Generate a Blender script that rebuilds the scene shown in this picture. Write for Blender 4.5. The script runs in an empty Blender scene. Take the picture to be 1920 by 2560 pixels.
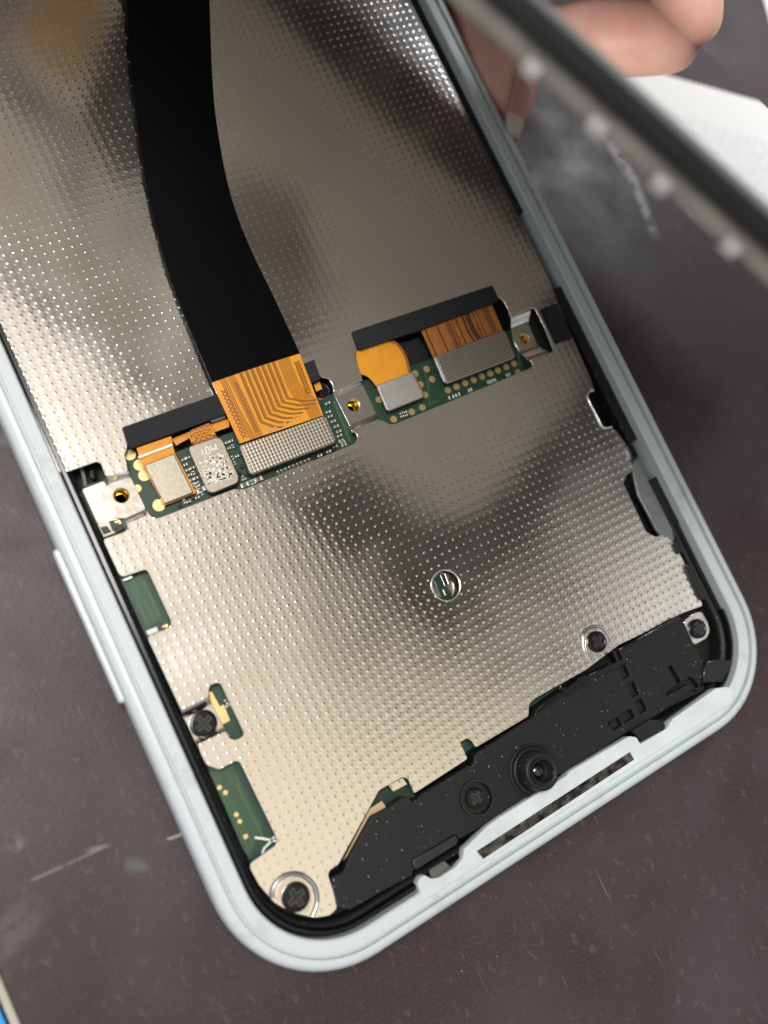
import bpy, bmesh, math, random
from mathutils import Vector, Matrix
random.seed(7)
sc = bpy.context.scene
COL = sc.collection
rad = math.radians

# ---------------------------------------------------------------- camera
FPX = 2300.0
_a, _b, _g = -0.08425919, 0.40154677, 0.40949465
M = (Matrix.Rotation(_g, 3, 'Z') @ Matrix.Rotation(_b, 3, 'Y') @ Matrix.Rotation(_a, 3, 'X'))
CH = 12.2
CP = Vector((0, 0, CH))
cam = bpy.data.cameras.new('camera')
cam.sensor_fit = 'AUTO'; cam.sensor_width = 36.0; cam.lens = FPX / 2560 * 36
cam.clip_start = 0.05; cam.clip_end = 500
cam.dof.use_dof = True; cam.dof.focus_distance = 12.6; cam.dof.aperture_fstop = 0.12
co = bpy.data.objects.new('camera', cam); COL.objects.link(co)
co.matrix_world = Matrix.Translation(CP) @ M.transposed().to_4x4()
sc.camera = co

def P(px, py, z=0.6):
    """photo measurement (px of the 1920x2560 frame) -> point on the level z of the bench"""
    d = M.transposed() @ Vector(((px - 960) / FPX, -(py - 1280) / FPX, -1))
    return CP + d * ((z - CH) / d.z)
def ZM(ox, oy, s):
    return lambda x, y, z=0.6: P(ox + x * s, oy + y * s, z)
A = ZM(200, 850, .42194); B = ZM(800, 680, .3918); Cc = ZM(150, 1150, .36166); D = ZM(550, 1850, .42194)
E = ZM(1100, 1450, .49427); F = ZM(1000, 0, .55455); G = ZM(1200, 650, .42194); HH = ZM(0, 0, .60277)
I = ZM(0, 850, .2939); J = ZM(0, 1800, .42194); K = ZM(1600, 1400, .19289); L = ZM(950, 1350, .18083)
def S2(f, z, *pts): return [f(x, y, z) for x, y in pts]

# ---------------------------------------------------------------- view
sc.view_settings.view_transform = 'Standard'; sc.view_settings.look = 'None'
sc.view_settings.exposure = 0; sc.view_settings.gamma = 1
sc.cycles.max_bounces = 8; sc.cycles.caustics_reflective = False; sc.cycles.caustics_refractive = False
sc.cycles.sample_clamp_indirect = 6

def lin(c):
    return tuple(((v / 255) / 12.92 if v / 255 <= .04045 else ((v / 255 + .055) / 1.055) ** 2.4) for v in c)

# ---------------------------------------------------------------- world: painted surroundings, toned by what the shield sheet mirrors
world = bpy.data.worlds.new('World'); sc.world = world; world.use_nodes = True
nt = world.node_tree; nt.nodes.clear()
def N(nt, t, **k):
    n = nt.nodes.new(t)
    for a, b in k.items(): setattr(n, a, b)
    return n
def mth(nt, op, a, b=None, c=None, clamp=False):
    n = nt.nodes.new('ShaderNodeMath'); n.operation = op; n.use_clamp = clamp
    for i, v in enumerate((a, b, c)):
        if v is None: continue
        if isinstance(v, (int, float)): n.inputs[i].default_value = v
        else: nt.links.new(v, n.inputs[i])
    return n.outputs[0]
def vmth(nt, op, a, b=None, out=0):
    n = nt.nodes.new('ShaderNodeVectorMath'); n.operation = op
    for i, v in enumerate((a, b)):
        if v is None: continue
        if op == 'SCALE' and i == 1:
            nt.links.new(v, n.inputs['Scale']); continue
        if isinstance(v, (tuple, list)): n.inputs[i].default_value = v
        else: nt.links.new(v, n.inputs[i])
    return n.outputs[out]
# tones painted overhead so the shield mirrors them (ceiling position / ceiling height)
MIRRORED_TONES = [ # photo x, y on the level sheet that mirrors it, colour
 (40,40,(118,108,116)),(200,80,(135,105,72)),(320,60,(22,18,16)),(20,300,(200,168,145)),(170,260,(125,116,120)),
 (300,250,(42,36,40)),(150,500,(165,138,120)),(50,640,(165,125,128)),(10,760,(255,248,235)),(260,560,(120,108,108)),(370,530,(215,215,216)),(345,400,(30,27,30)),
 (210,760,(195,172,150)),(400,860,(160,142,122)),(130,950,(235,220,195)),(330,1010,(222,208,184)),(455,730,(200,205,220)),
 (560,40,(190,170,142)),(620,250,(150,134,112)),(760,120,(85,74,70)),(950,60,(22,19,21)),(930,300,(62,54,56)),
 (800,430,(112,101,85)),(640,560,(66,62,58)),(720,760,(82,76,72)),(900,600,(122,112,92)),(1080,720,(116,106,85)),
 (1180,420,(60,50,46)),(1280,640,(112,104,84)),(1390,800,(66,64,64)),
 (350,1400,(228,212,184)),(600,1260,(206,190,164)),(740,1200,(120,108,104)),(860,1220,(62,58,58)),
 (1060,1130,(128,118,98)),(1220,1030,(146,132,106)),(1350,960,(110,100,84)),(1460,1080,(66,62,64)),
 (900,1400,(50,46,44)),(1000,1500,(38,36,34)),(1200,1400,(44,40,36)),(1400,1300,(48,43,38)),(1570,1320,(52,46,44)),
 (700,1480,(168,156,130)),(540,1650,(215,200,170)),(800,1700,(212,196,166)),(900,1600,(88,80,70)),(1010,1690,(130,120,100)),
 (1200,1570,(62,56,52)),(1400,1500,(96,88,80)),(1560,1470,(190,180,166)),(1700,1500,(235,228,214)),
 (700,2050,(232,208,172)),(1100,1850,(228,208,170)),(600,2300,(232,210,178)),(1800,1750,(190,190,195)),(1800,1000,(90,86,96)),(1500,300,(120,116,128)),(1040,-20,(26,22,24)),(1000,-120,(24,22,24)),(1150,120,(32,28,28)),(1250,300,(48,42,42)),(1800,2300,(110,90,90)),(100,1900,(190,180,172)),
]
tc = N(nt, 'ShaderNodeTexCoord')
sep = N(nt, 'ShaderNodeSeparateXYZ'); nt.links.new(tc.outputs['Generated'], sep.inputs[0])
zc = mth(nt, 'MAXIMUM', sep.outputs[2], .05)
comb = N(nt, 'ShaderNodeCombineXYZ')
nt.links.new(mth(nt, 'DIVIDE', sep.outputs[0], zc), comb.inputs[0]); nt.links.new(mth(nt, 'DIVIDE', sep.outputs[1], zc), comb.inputs[1])
wn = N(nt, 'ShaderNodeTexNoise'); wn.inputs['Scale'].default_value = 14; nt.links.new(comb.outputs[0], wn.inputs['Vector'])
wv = vmth(nt, 'SUBTRACT', wn.outputs['Color'], (.5, .5, .5))
wv = vmth(nt, 'MULTIPLY', wv, (.02, .02, 0))
pos = vmth(nt, 'ADD', comb.outputs[0], wv)
csum = wsum = None
for px, py, c in MIRRORED_TONES:
    q = P(px, py, .6) / (CH - .6); l = lin(c); g_ = sum(l) / 3; l = tuple(v * .72 + g_ * .28 for v in l)
    d2 = vmth(nt, 'DISTANCE', pos, (q.x, q.y, 0), 1)
    n = nt.nodes.new('ShaderNodeMath')  # w = exp(-(d/s)^2)
    t = mth(nt, 'MULTIPLY', d2, 1 / .085)
    t = mth(nt, 'POWER', t, 2)
    w = mth(nt, 'POWER', .36788, mth(nt, 'MINIMUM', t, 60))
    w = mth(nt, 'ADD', w, 1e-20)
    nt.nodes.remove(n)
    sc_ = N(nt, 'ShaderNodeVectorMath', operation='SCALE'); sc_.inputs[0].default_value = tuple(v * 1.38 for v in l)
    nt.links.new(w, sc_.inputs['Scale'])
    csum = sc_.outputs[0] if csum is None else vmth(nt, 'ADD', csum, sc_.outputs[0])
    wsum = w if wsum is None else mth(nt, 'ADD', wsum, w)
inv = mth(nt, 'DIVIDE', 1.0, wsum)
near = N(nt, 'ShaderNodeVectorMath', operation='SCALE'); nt.links.new(csum, near.inputs[0]); nt.links.new(inv, near.inputs['Scale'])
# beyond the part overhead: even fill for unseen walls and floor, raised to lighten the frame
far_r = N(nt, 'ShaderNodeMapRange'); nt.links.new(sep.outputs[0], far_r.inputs[0])
far_r.inputs[1].default_value = -1; far_r.inputs[2].default_value = 1; far_r.inputs[3].default_value = .62; far_r.inputs[4].default_value = .62
fz = N(nt, 'ShaderNodeMapRange'); nt.links.new(sep.outputs[2], fz.inputs[0])
fz.inputs[1].default_value = -.1; fz.inputs[2].default_value = .7; fz.inputs[3].default_value = .25; fz.inputs[4].default_value = 1
fv = mth(nt, 'MULTIPLY', far_r.outputs[0], fz.outputs[0])
farc = N(nt, 'ShaderNodeVectorMath', operation='SCALE'); farc.inputs[0].default_value = (.93, .96, .97); nt.links.new(fv, farc.inputs['Scale'])
edge = mth(nt, 'LOGARITHM', wsum, 2.71828)
er = N(nt, 'ShaderNodeMapRange'); nt.links.new(edge, er.inputs[0])
er.inputs[1].default_value = -9; er.inputs[2].default_value = -3; er.inputs[3].default_value = 0; er.inputs[4].default_value = 1
up = mth(nt, 'GREATER_THAN', sep.outputs[2], .1)
mx = N(nt, 'ShaderNodeMix', data_type='RGBA'); nt.links.new(mth(nt, 'MULTIPLY', er.outputs[0], up), mx.inputs[0])
nt.links.new(farc.outputs[0], mx.inputs[6]); nt.links.new(near.outputs[0], mx.inputs[7])
bg = N(nt, 'ShaderNodeBackground'); nt.links.new(mx.outputs[2], bg.inputs[0]); bg.inputs[1].default_value = 1.0
wo = N(nt, 'ShaderNodeOutputWorld'); nt.links.new(bg.outputs[0], wo.inputs[0])

# ---------------------------------------------------------------- lamps of the workshop
def area(name, loc, target, size, power, col=(1, 1, 1)):
    l = bpy.data.lights.new(name, 'AREA'); l.shape = 'RECTANGLE'; l.size, l.size_y = size; l.energy = power; l.color = col
    o = bpy.data.objects.new(name, l); COL.objects.link(o); o.location = loc
    o.rotation_euler = (Vector(target) - Vector(loc)).to_track_quat('-Z', 'Y').to_euler()
    return o
area('ceiling_lamp', (-8, 10, 40), (5, 0, 0), (15, 15), 15500, (1, .975, .94))
area('bench_lamp', (44, 24, 37), (4, 0, 0), (9, 9), 7500, (.93, .96, 1))

# ---------------------------------------------------------------- materials
def mat(name, col=(.5, .5, .5), rough=.5, metal=0, spec=.5, **k):
    m = bpy.data.materials.new(name); m.use_nodes = True
    b = m.node_tree.nodes['Principled BSDF']
    b.inputs['Base Color'].default_value = (*col, 1); b.inputs['Roughness'].default_value = rough
    b.inputs['Metallic'].default_value = metal; b.inputs['Specular IOR Level'].default_value = spec
    for a, v in k.items(): b.inputs[a.replace('_', ' ')].default_value = v
    return m
def noise_mat(name, c1, c2, scale, rough=(.4, .5), metal=0, bump=0, spec=.5, detail=4, lo=.35, hi=.65, stretch=None):
    m = mat(name, c1, rough[0], metal, spec); nt = m.node_tree; b = nt.nodes['Principled BSDF']
    tc = N(nt, 'ShaderNodeTexCoord'); mp = N(nt, 'ShaderNodeMapping'); nt.links.new(tc.outputs['Object'], mp.inputs[0])
    if stretch: mp.inputs['Scale'].default_value = stretch
    no = N(nt, 'ShaderNodeTexNoise'); no.inputs['Scale'].default_value = scale; no.inputs['Detail'].default_value = detail
    nt.links.new(mp.outputs[0], no.inputs['Vector'])
    cr = N(nt, 'ShaderNodeMapRange'); nt.links.new(no.outputs[0], cr.inputs[0]); cr.inputs[1].default_value = lo; cr.inputs[2].default_value = hi
    mi = N(nt, 'ShaderNodeMix', data_type='RGBA'); mi.inputs[6].default_value = (*c1, 1); mi.inputs[7].default_value = (*c2, 1)
    nt.links.new(cr.outputs[0], mi.inputs[0]); nt.links.new(mi.outputs[2], b.inputs['Base Color'])
    rr = N(nt, 'ShaderNodeMapRange'); nt.links.new(cr.outputs[0], rr.inputs[0]); rr.inputs[3].default_value = rough[0]; rr.inputs[4].default_value = rough[1]
    nt.links.new(rr.outputs[0], b.inputs['Roughness'])
    if bump:
        bp = N(nt, 'ShaderNodeBump'); bp.inputs['Distance'].default_value = bump; nt.links.new(no.outputs[0], bp.inputs['Height'])
        nt.links.new(bp.outputs[0], b.inputs['Normal'])
    return m

def dimple_mat():
    m = mat('dimpled_nickel_sheet', (.87, .855, .82), .12, 1.0); nt = m.node_tree; b = nt.nodes['Principled BSDF']
    tc = N(nt, 'ShaderNodeTexCoord'); s = N(nt, 'ShaderNodeSeparateXYZ'); nt.links.new(tc.outputs['Object'], s.inputs[0])
    k = 2 * math.pi / .1215
    cx = mth(nt, 'COSINE', mth(nt, 'MULTIPLY', s.outputs[0], k)); cy = mth(nt, 'COSINE', mth(nt, 'MULTIPLY', s.outputs[1], k))
    h = mth(nt, 'MULTIPLY', mth(nt, 'ADD', cx, cy), .5)
    upb = mth(nt, 'ADD', mth(nt, 'MULTIPLY', mth(nt, 'POWER', mth(nt, 'MAXIMUM', h, 0), 9), .68), mth(nt, 'MULTIPLY', mth(nt, 'POWER', mth(nt, 'MAXIMUM', h, 0), 2.2), .22))
    dn = mth(nt, 'MULTIPLY', mth(nt, 'POWER', mth(nt, 'MAXIMUM', mth(nt, 'MULTIPLY', h, -1), 0), 3), .26)
    hh = mth(nt, 'SUBTRACT', upb, dn)
    # fades out a little where the press wore
    n2 = N(nt, 'ShaderNodeTexNoise'); n2.inputs['Scale'].default_value = 1.6; n2.inputs['Detail'].default_value = 4; nt.links.new(tc.outputs['Object'], n2.inputs['Vector'])
    mr = N(nt, 'ShaderNodeMapRange'); nt.links.new(n2.outputs[0], mr.inputs[0]); mr.inputs[1].default_value = .3; mr.inputs[2].default_value = .7; mr.inputs[3].default_value = .55; mr.inputs[4].default_value = 1.2
    hh = mth(nt, 'MULTIPLY', hh, mr.outputs[0])
    b1 = N(nt, 'ShaderNodeBump'); b1.inputs['Strength'].default_value = 1; b1.inputs['Distance'].default_value = .0035; nt.links.new(hh, b1.inputs['Height'])
    # the sheet is not quite flat
    n1 = N(nt, 'ShaderNodeTexNoise'); n1.inputs['Scale'].default_value = .4; n1.inputs['Detail'].default_value = 1; nt.links.new(tc.outputs['Object'], n1.inputs['Vector'])
    b2 = N(nt, 'ShaderNodeBump'); b2.inputs['Strength'].default_value = 1; b2.inputs['Distance'].default_value = .006; nt.links.new(n1.outputs[0], b2.inputs['Height'])
    n3 = N(nt, 'ShaderNodeTexNoise'); n3.inputs['Scale'].default_value = 60; n3.inputs['Detail'].default_value = 3; nt.links.new(tc.outputs['Object'], n3.inputs['Vector'])
    b3 = N(nt, 'ShaderNodeBump'); b3.inputs['Strength'].default_value = .6; b3.inputs['Distance'].default_value = .0002; nt.links.new(n3.outputs[0], b3.inputs['Height'])
    nt.links.new(b2.outputs[0], b1.inputs['Normal']); nt.links.new(b1.outputs[0], b3.inputs['Normal']); nt.links.new(b3.outputs[0], b.inputs['Normal'])
    n4 = N(nt, 'ShaderNodeTexNoise'); n4.inputs['Scale'].default_value = 1.1; n4.inputs['Detail'].default_value = 5; nt.links.new(tc.outputs['Object'], n4.inputs['Vector'])
    r4 = N(nt, 'ShaderNodeMapRange'); nt.links.new(n4.outputs[0], r4.inputs[0]); r4.inputs[1].default_value = .35; r4.inputs[2].default_value = .7; r4.inputs[3].default_value = .13; r4.inputs[4].default_value = .21
    nt.links.new(r4.outputs[0], b.inputs['Roughness'])
    return m
M_DIM = dimple_mat()
M_SM = noise_mat('smooth_nickel', (.78, .76, .71), (.70, .68, .64), 8, (.16, .26), 1.0, bump=.002)
M_TIN = noise_mat('matte_steel', (.44, .40, .33), (.50, .455, .375), 30, (.38, .46), 1.0, bump=.001)
M_TING = noise_mat('matte_grey_steel', (.50, .49, .47), (.56, .55, .53), 40, (.45, .55), .9, bump=.001)
M_PCB = noise_mat('green_solder_mask', (.020, .058, .034), (.015, .044, .028), 6, (.35, .45), spec=.5)
M_PCBL = mat('lit_green_solder_mask', (.032, .085, .044), .42)  # lighter copy of the board green, stands in for light falling on it
M_PCBD = mat('dark_green_solder_mask', (.010, .030, .018), .4)
M_GOLD = noise_mat('gold_plating', (.88, .66, .30), (.82, .6, .28), 30, (.3, .4), .85)
M_BRASS = mat('brass', (.75, .55, .15), .2, 1.0)
M_BLK = noise_mat('black_moulded_plastic', (.008, .0082, .009), (.011, .0115, .0125), 60, (.42, .55), bump=.0015, spec=.35)
def dusty(m, dens=26, amt=.9):
    nt = m.node_tree; b = nt.nodes['Principled BSDF']; src = b.inputs['Base Color'].links[0].from_socket
    tc = N(nt, 'ShaderNodeTexCoord'); vo = N(nt, 'ShaderNodeTexVoronoi'); vo.inputs['Scale'].default_value = dens
    mp = N(nt, 'ShaderNodeMapping'); mp.inputs['Rotation'].default_value = (0, 0, .6); mp.inputs['Scale'].default_value = (1, .45, 1)
    nt.links.new(tc.outputs['Object'], mp.inputs[0]); nt.links.new(mp.outputs[0], vo.inputs['Vector'])
    no = N(nt, 'ShaderNodeTexNoise'); no.inputs['Scale'].default_value = 2.2; no.inputs['Detail'].default_value = 5; nt.links.new(tc.outputs['Object'], no.inputs['Vector'])
    r = N(nt, 'ShaderNodeMapRange'); nt.links.new(vo.outputs['Distance'], r.inputs[0]); r.inputs[1].default_value = .19; r.inputs[2].default_value = .10
    sx = N(nt, 'ShaderNodeSeparateColor'); nt.links.new(vo.outputs['Color'], sx.inputs[0])
    pick = mth(nt, 'GREATER_THAN', sx.outputs[0], .62)
    r2 = N(nt, 'ShaderNodeMapRange'); nt.links.new(no.outputs[0], r2.inputs[0]); r2.inputs[1].default_value = .38; r2.inputs[2].default_value = .62
    f = mth(nt, 'MULTIPLY', mth(nt, 'MULTIPLY', r.outputs[0], pick), mth(nt, 'MULTIPLY', r2.outputs[0], amt))
    mi = N(nt, 'ShaderNodeMix', data_type='RGBA'); nt.links.new(f, mi.inputs[0]); nt.links.new(src, mi.inputs[6]); mi.inputs[7].default_value = (.45, .44, .42, 1)
    nt.links.new(mi.outputs[2], b.inputs['Base Color'])
dusty(M_BLK)
M_BLKG = mat('glossy_black_plastic', (.006, .006, .007), .18)
M_FOAM = noise_mat('black_foam', (.017, .018, .02), (.024, .025, .028), 120, (.75, .85), bump=.003, spec=.25)
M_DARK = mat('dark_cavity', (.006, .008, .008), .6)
M_CHIP = mat('solder_end_silver', (.75, .75, .72), .3, .9)
M_CERA = mat('ceramic_body', (.14, .12, .11), .5)
M_BLKIC = mat('black_resin', (.012, .012, .013), .4)
M_WHITE = mat('white_ink', (.8, .82, .8), .6)
M_CREAM = noise_mat('pale_gold_contact', (.86, .80, .55), (.82, .77, .56), 5, (.35, .45), .6)
M_KAP = noise_mat('amber_polyimide', (.80, .33, .028), (.72, .28, .022), 5, (.28, .38), spec=.6)
M_KAPD = mat('copper_under_polyimide', (.30, .11, .014), .4)
M_KAPB = noise_mat('brown_polyimide', (.42, .155, .035), (.34, .12, .028), 8, (.35, .45))
M_KAPBD = mat('dark_trace', (.045, .02, .012), .5)
M_SCREW = mat('black_steel', (.035, .035, .038), .22, .9)
M_SRIM = mat('glint_steel', (.30, .30, .31), .2, .9)  # lighter steel paints the small glints along the cross edges
M_RIB = noise_mat('black_cable_film', (.0024, .0024, .0026), (.0032, .0032, .0035), 3, (.5, .6), spec=.04, stretch=(9, .4, 1))

def frame_mat():
    m = mat('pale_coated_aluminium', (.60, .66, .68), .32, 0.0, .5, Coat_Weight=.3, Coat_Roughness=.2); nt = m.node_tree; b = nt.nodes['Principled BSDF']
    tc = N(nt, 'ShaderNodeTexCoord')
    no = N(nt, 'ShaderNodeTexNoise'); no.inputs['Scale'].default_value = 1.3; no.inputs['Detail'].default_value = 9; no.inputs['Roughness'].default_value = .72
    nt.links.new(tc.outputs['Object'], no.inputs['Vector'])
    g = N(nt, 'ShaderNodeNewGeometry'); s = N(nt, 'ShaderNodeSeparateXYZ'); nt.links.new(tc.outputs['Object'], s.inputs[0])
    # grime collects on the flat ledge: height band and noise
    r = N(nt, 'ShaderNodeMapRange'); nt.links.new(no.outputs[0], r.inputs[0]); r.inputs[1].default_value = .53; r.inputs[2].default_value = .68
    top = mth(nt, 'GREATER_THAN', s.outputs[2], .70)
    f = mth(nt, 'MULTIPLY', mth(nt, 'MULTIPLY', r.outputs[0], top), .28)
    mi = N(nt, 'ShaderNodeMix', data_type='RGBA'); mi.inputs[6].default_value = (.58, .635, .65, 1); mi.inputs[7].default_value = (.13, .13, .10, 1)
    nt.links.new(f, mi.inputs[0])
    # fine specks
    n2 = N(nt, 'ShaderNodeTexNoise'); n2.inputs['Scale'].default_value = 22; n2.inputs['Detail'].default_value = 5; nt.links.new(tc.outputs['Object'], n2.inputs['Vector'])
    r2 = N(nt, 'ShaderNodeMapRange'); nt.links.new(n2.outputs[0], r2.inputs[0]); r2.inputs[1].default_value = .62; r2.inputs[2].default_value = .75
    m2 = N(nt, 'ShaderNodeMix', data_type='RGBA'); nt.links.new(mth(nt, 'MULTIPLY', mth(nt, 'MULTIPLY', r2.outputs[0], top), .3), m2.inputs[0])
    nt.links.new(mi.outputs[2], m2.inputs[6]); m2.inputs[7].default_value = (.25, .26, .26, 1)
    nt.links.new(m2.outputs[2], b.inputs['Base Color'])
    return m
M_FR = frame_mat()
M_FRW = noise_mat('white_plastic_ledge', (.64, .69, .71), (.56, .60, .61), 2.5, (.35, .45))

def mesh_mat():
    m = mat('woven_speaker_mesh', (.02, .02, .02), .4, .6); nt = m.node_tree; b = nt.nodes['Principled BSDF']
    tc = N(nt, 'ShaderNodeTexCoord'); s = N(nt, 'ShaderNodeSeparateXYZ'); nt.links.new(tc.outputs['Object'], s.inputs[0])
    k = 2 * math.pi / .052
    a = mth(nt, 'SINE', mth(nt, 'MULTIPLY', s.outputs[0], k)); c = mth(nt, 'SINE', mth(nt, 'MULTIPLY', s.outputs[1], k))
    h = mth(nt, 'MULTIPLY', a, c)
    no = N(nt, 'ShaderNodeTexNoise'); no.inputs['Scale'].default_value = 9; no.inputs['Detail'].default_value = 4; nt.links.new(tc.outputs['Object'], no.inputs['Vector'])
    f = mth(nt, 'MULTIPLY', mth(nt, 'GREATER_THAN', mth(nt, 'ABSOLUTE', h), .62), mth(nt, 'SUBTRACT', mth(nt, 'MULTIPLY', no.outputs[0], 3.0), 1.15, clamp=True), clamp=True)
    mi = N(nt, 'ShaderNodeMix', data_type='RGBA'); nt.links.new(f, mi.inputs[0]); mi.inputs[6].default_value = (.008, .008, .008, 1); mi.inputs[7].default_value = (.55, .52, .46, 1)
    nt.links.new(mi.outputs[2], b.inputs['Base Color'])
    return m
M_MESH = mesh_mat()

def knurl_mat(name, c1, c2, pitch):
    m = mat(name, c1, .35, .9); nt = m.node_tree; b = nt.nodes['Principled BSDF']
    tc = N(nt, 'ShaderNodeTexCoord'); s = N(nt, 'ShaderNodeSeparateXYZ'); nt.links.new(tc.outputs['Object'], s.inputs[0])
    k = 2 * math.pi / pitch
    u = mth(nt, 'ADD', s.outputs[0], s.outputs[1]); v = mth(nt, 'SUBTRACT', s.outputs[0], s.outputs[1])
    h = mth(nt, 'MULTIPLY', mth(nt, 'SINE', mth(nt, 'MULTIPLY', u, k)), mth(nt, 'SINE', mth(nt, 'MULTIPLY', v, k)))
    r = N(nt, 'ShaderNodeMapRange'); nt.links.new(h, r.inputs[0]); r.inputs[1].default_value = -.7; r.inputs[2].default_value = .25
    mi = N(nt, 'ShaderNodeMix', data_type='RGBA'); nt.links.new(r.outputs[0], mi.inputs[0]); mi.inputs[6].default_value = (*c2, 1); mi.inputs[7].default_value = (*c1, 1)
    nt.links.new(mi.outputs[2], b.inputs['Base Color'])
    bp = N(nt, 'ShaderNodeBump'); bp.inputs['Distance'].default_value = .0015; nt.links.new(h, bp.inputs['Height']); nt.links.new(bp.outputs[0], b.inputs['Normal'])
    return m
M_KN = knurl_mat('knurled_steel', (.74, .69, .58), (.20, .175, .135), .098)
M_KN2 = knurl_mat('knurled_grey_steel', (.56, .53, .48), (.20, .18, .16), .082)

def mat_mat():
    m = mat('worn_maroon_rubber', (.055, .038, .040), .4, 0, .32); nt = m.node_tree; b = nt.nodes['Principled BSDF']
    tc = N(nt, 'ShaderNodeTexCoord')
    def noi(s, d=4, st=None, dist=0, rot=0):
        mp = N(nt, 'ShaderNodeMapping'); nt.links.new(tc.outputs['Object'], mp.inputs[0]); mp.inputs['Rotation'].default_value = (0, 0, rot)
        if st: mp.inputs['Scale'].default_value = st
        no = N(nt, 'ShaderNodeTexNoise'); no.inputs['Scale'].default_value = s; no.inputs['Detail'].default_value = d; no.inputs['Distortion'].default_value = dist
        nt.links.new(mp.outputs[0], no.inputs['Vector']); return no.outputs[0]
    def rng(v, a, c, o=0, p=1):
        r = N(nt, 'ShaderNodeMapRange'); nt.links.new(v, r.inputs[0]); r.inputs[1].default_value = a; r.inputs[2].default_value = c; r.inputs[3].default_value = o; r.inputs[4].default_value = p; return r.outputs[0]
    base = N(nt, 'ShaderNodeMix', data_type='RGBA'); base.inputs[6].default_value = (.044, .026, .028, 1); base.inputs[7].default_value = (.064, .048, .052, 1)
    nt.links.new(rng(noi(.35, 6, dist=.4), .42, .7), base.inputs[0])
    cur = base.outputs[2]
    def lay(f, col):
        nonlocal cur
        mi = N(nt, 'ShaderNodeMix', data_type='RGBA'); nt.links.new(f, mi.inputs[0]); nt.links.new(cur, mi.inputs[6]); mi.inputs[7].default_value = (*col, 1); cur = mi.outputs[2]
    lay(mth(nt, 'MULTIPLY', rng(noi(3.2, 8, dist=.3), .62, .78), .16), (.16, .15, .15))       # chalky scuffs
    lay(mth(nt, 'MULTIPLY', rng(noi(1.6, 6, (1, 2.4, 1), .6, .5), .62, .8), .30), (.02, .015, .016))  # darker smears
    for rot, sx in ((.4, 26), (1.35, 30), (-.7, 24)):
        m1 = mth(nt, 'MULTIPLY', rng(noi(1, 2, (sx, .55, 1), .25, rot), .735, .77), rng(noi(.7, 2), .5, .6))
        lay(mth(nt, 'MULTIPLY', m1, .5), (.22, .20, .19))
    # chalky smears rubbed into the rubber: distance to a few strokes, broken up by noise
    geo = N(nt, 'ShaderNodeSeparateXYZ'); nt.links.new(tc.outputs['Object'], geo.inputs[0])
    brk = noi(4.5, 8, (1, 1, 1), .8)
    def smear(p, q, w, amt, col=(.62, .61, .66)):
        p, q = p.xy, q.xy; t = (q - p); L_ = t.length; t = t / L_
        dx = mth(nt, 'SUBTRACT', geo.outputs[0], p.x); dy = mth(nt, 'SUBTRACT', geo.outputs[1], p.y)
        al = mth(nt, 'ADD', mth(nt, 'MULTIPLY', dx, t.x), mth(nt, 'MULTIPLY', dy, t.y))
        ac = mth(nt, 'ABSOLUTE', mth(nt, 'SUBTRACT', mth(nt, 'MULTIPLY', dx, -t.y), mth(nt, 'MULTIPLY', dy, -t.x)))
        f = mth(nt, 'MULTIPLY', rng(ac, w, w * .15), mth(nt, 'MULTIPLY', rng(al, -.1 * L_, .15 * L_), rng(al, 1.1 * L_, .8 * L_)))
        lay(mth(nt, 'MULTIPLY', mth(nt, 'MULTIPLY', f, rng(brk, .34, .53)), amt), col)
    smear(F(835, 440, 0), F(1050, 800, 0), .20, .9); smear(F(1040, 780, 0), F(1150, 1060, 0), .14, .65)
    smear(F(1180, 700, 0), F(1430, 1000, 0), .42, .6); smear(F(1270, 880, 0), F(1350, 990, 0), .2, .5)
    smear(F(680, 300, 0), F(760, 400, 0), .25, .35); smear(J(120, 980, 0), J(630, 750, 0), .030, .55, (.26, .23, .21)); smear(J(500, 780, 0), J(640, 745, 0), .045, .5, (.30, .28, .26))
    smear(J(740, 850, 0), J(890, 880, 0), .12, .6, (.13, .14, .13)); smear(J(960, 720, 0), J(1110, 665, 0), .03, .9, (.36, .32, .28)); smear(J(0, 1180, 0), J(160, 1320, 0), .5, .35, (.16, .14, .15))
    smear(I(0, 900, 0), I(120, 700, 0), .3, .35, (.2, .2, .21)); smear(J(60, 700, 0), J(130, 760, 0), .12, .6, (.22, .2, .2))
    vo = N(nt, 'ShaderNodeTexVoronoi'); vo.inputs['Scale'].default_value = 3.0; nt.links.new(tc.outputs['Object'], vo.inputs['Vector'])
    sp = mth(nt, 'MULTIPLY', rng(vo.outputs['Distance'], .035, .02), rng(noi(2.5, 2), .58, .68))
    lay(mth(nt, 'MULTIPLY', sp, .6), (.5, .47, .44))
    lay(mth(nt, 'MULTIPLY', rng(noi(26, 5), .45, .75), .35), (.10, .085, .088)); lay(mth(nt, 'MULTIPLY', rng(noi(9, 9, (1, .5, 1), .5, .8), .60, .72), .28), (.17, .15, .15))
    nt.links.new(cur, b.inputs['Base Color'])
    nt.links.new(rng(noi(1.1, 6, dist=.5), .3, .7, .34, .5), b.inputs['Roughness'])
    bp = N(nt, 'ShaderNodeBump'); bp.inputs['Distance'].default_value = .0018; nt.links.new(noi(18, 6), bp.inputs['Height']); nt.links.new(bp.outputs[0], b.inputs['Normal'])
    return m
M_MAT = mat_mat()
M_SKIN = noise_mat('skin', (.80, .47, .37), (.74, .36, .28), 1.6, (.42, .5), bump=.01)
_b = M_SKIN.node_tree.nodes['Principled BSDF']; _b.inputs['Subsurface Weight'].default_value = .25; _b.inputs['Subsurface Radius'].default_value = (.35, .12, .06); _b.inputs['Subsurface Scale'].default_value = .6
M_NAIL = mat('fingernail', (.85, .52, .46), .3)
M_NAILT = mat('nail_free_edge', (.92, .84, .74), .35)

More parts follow.
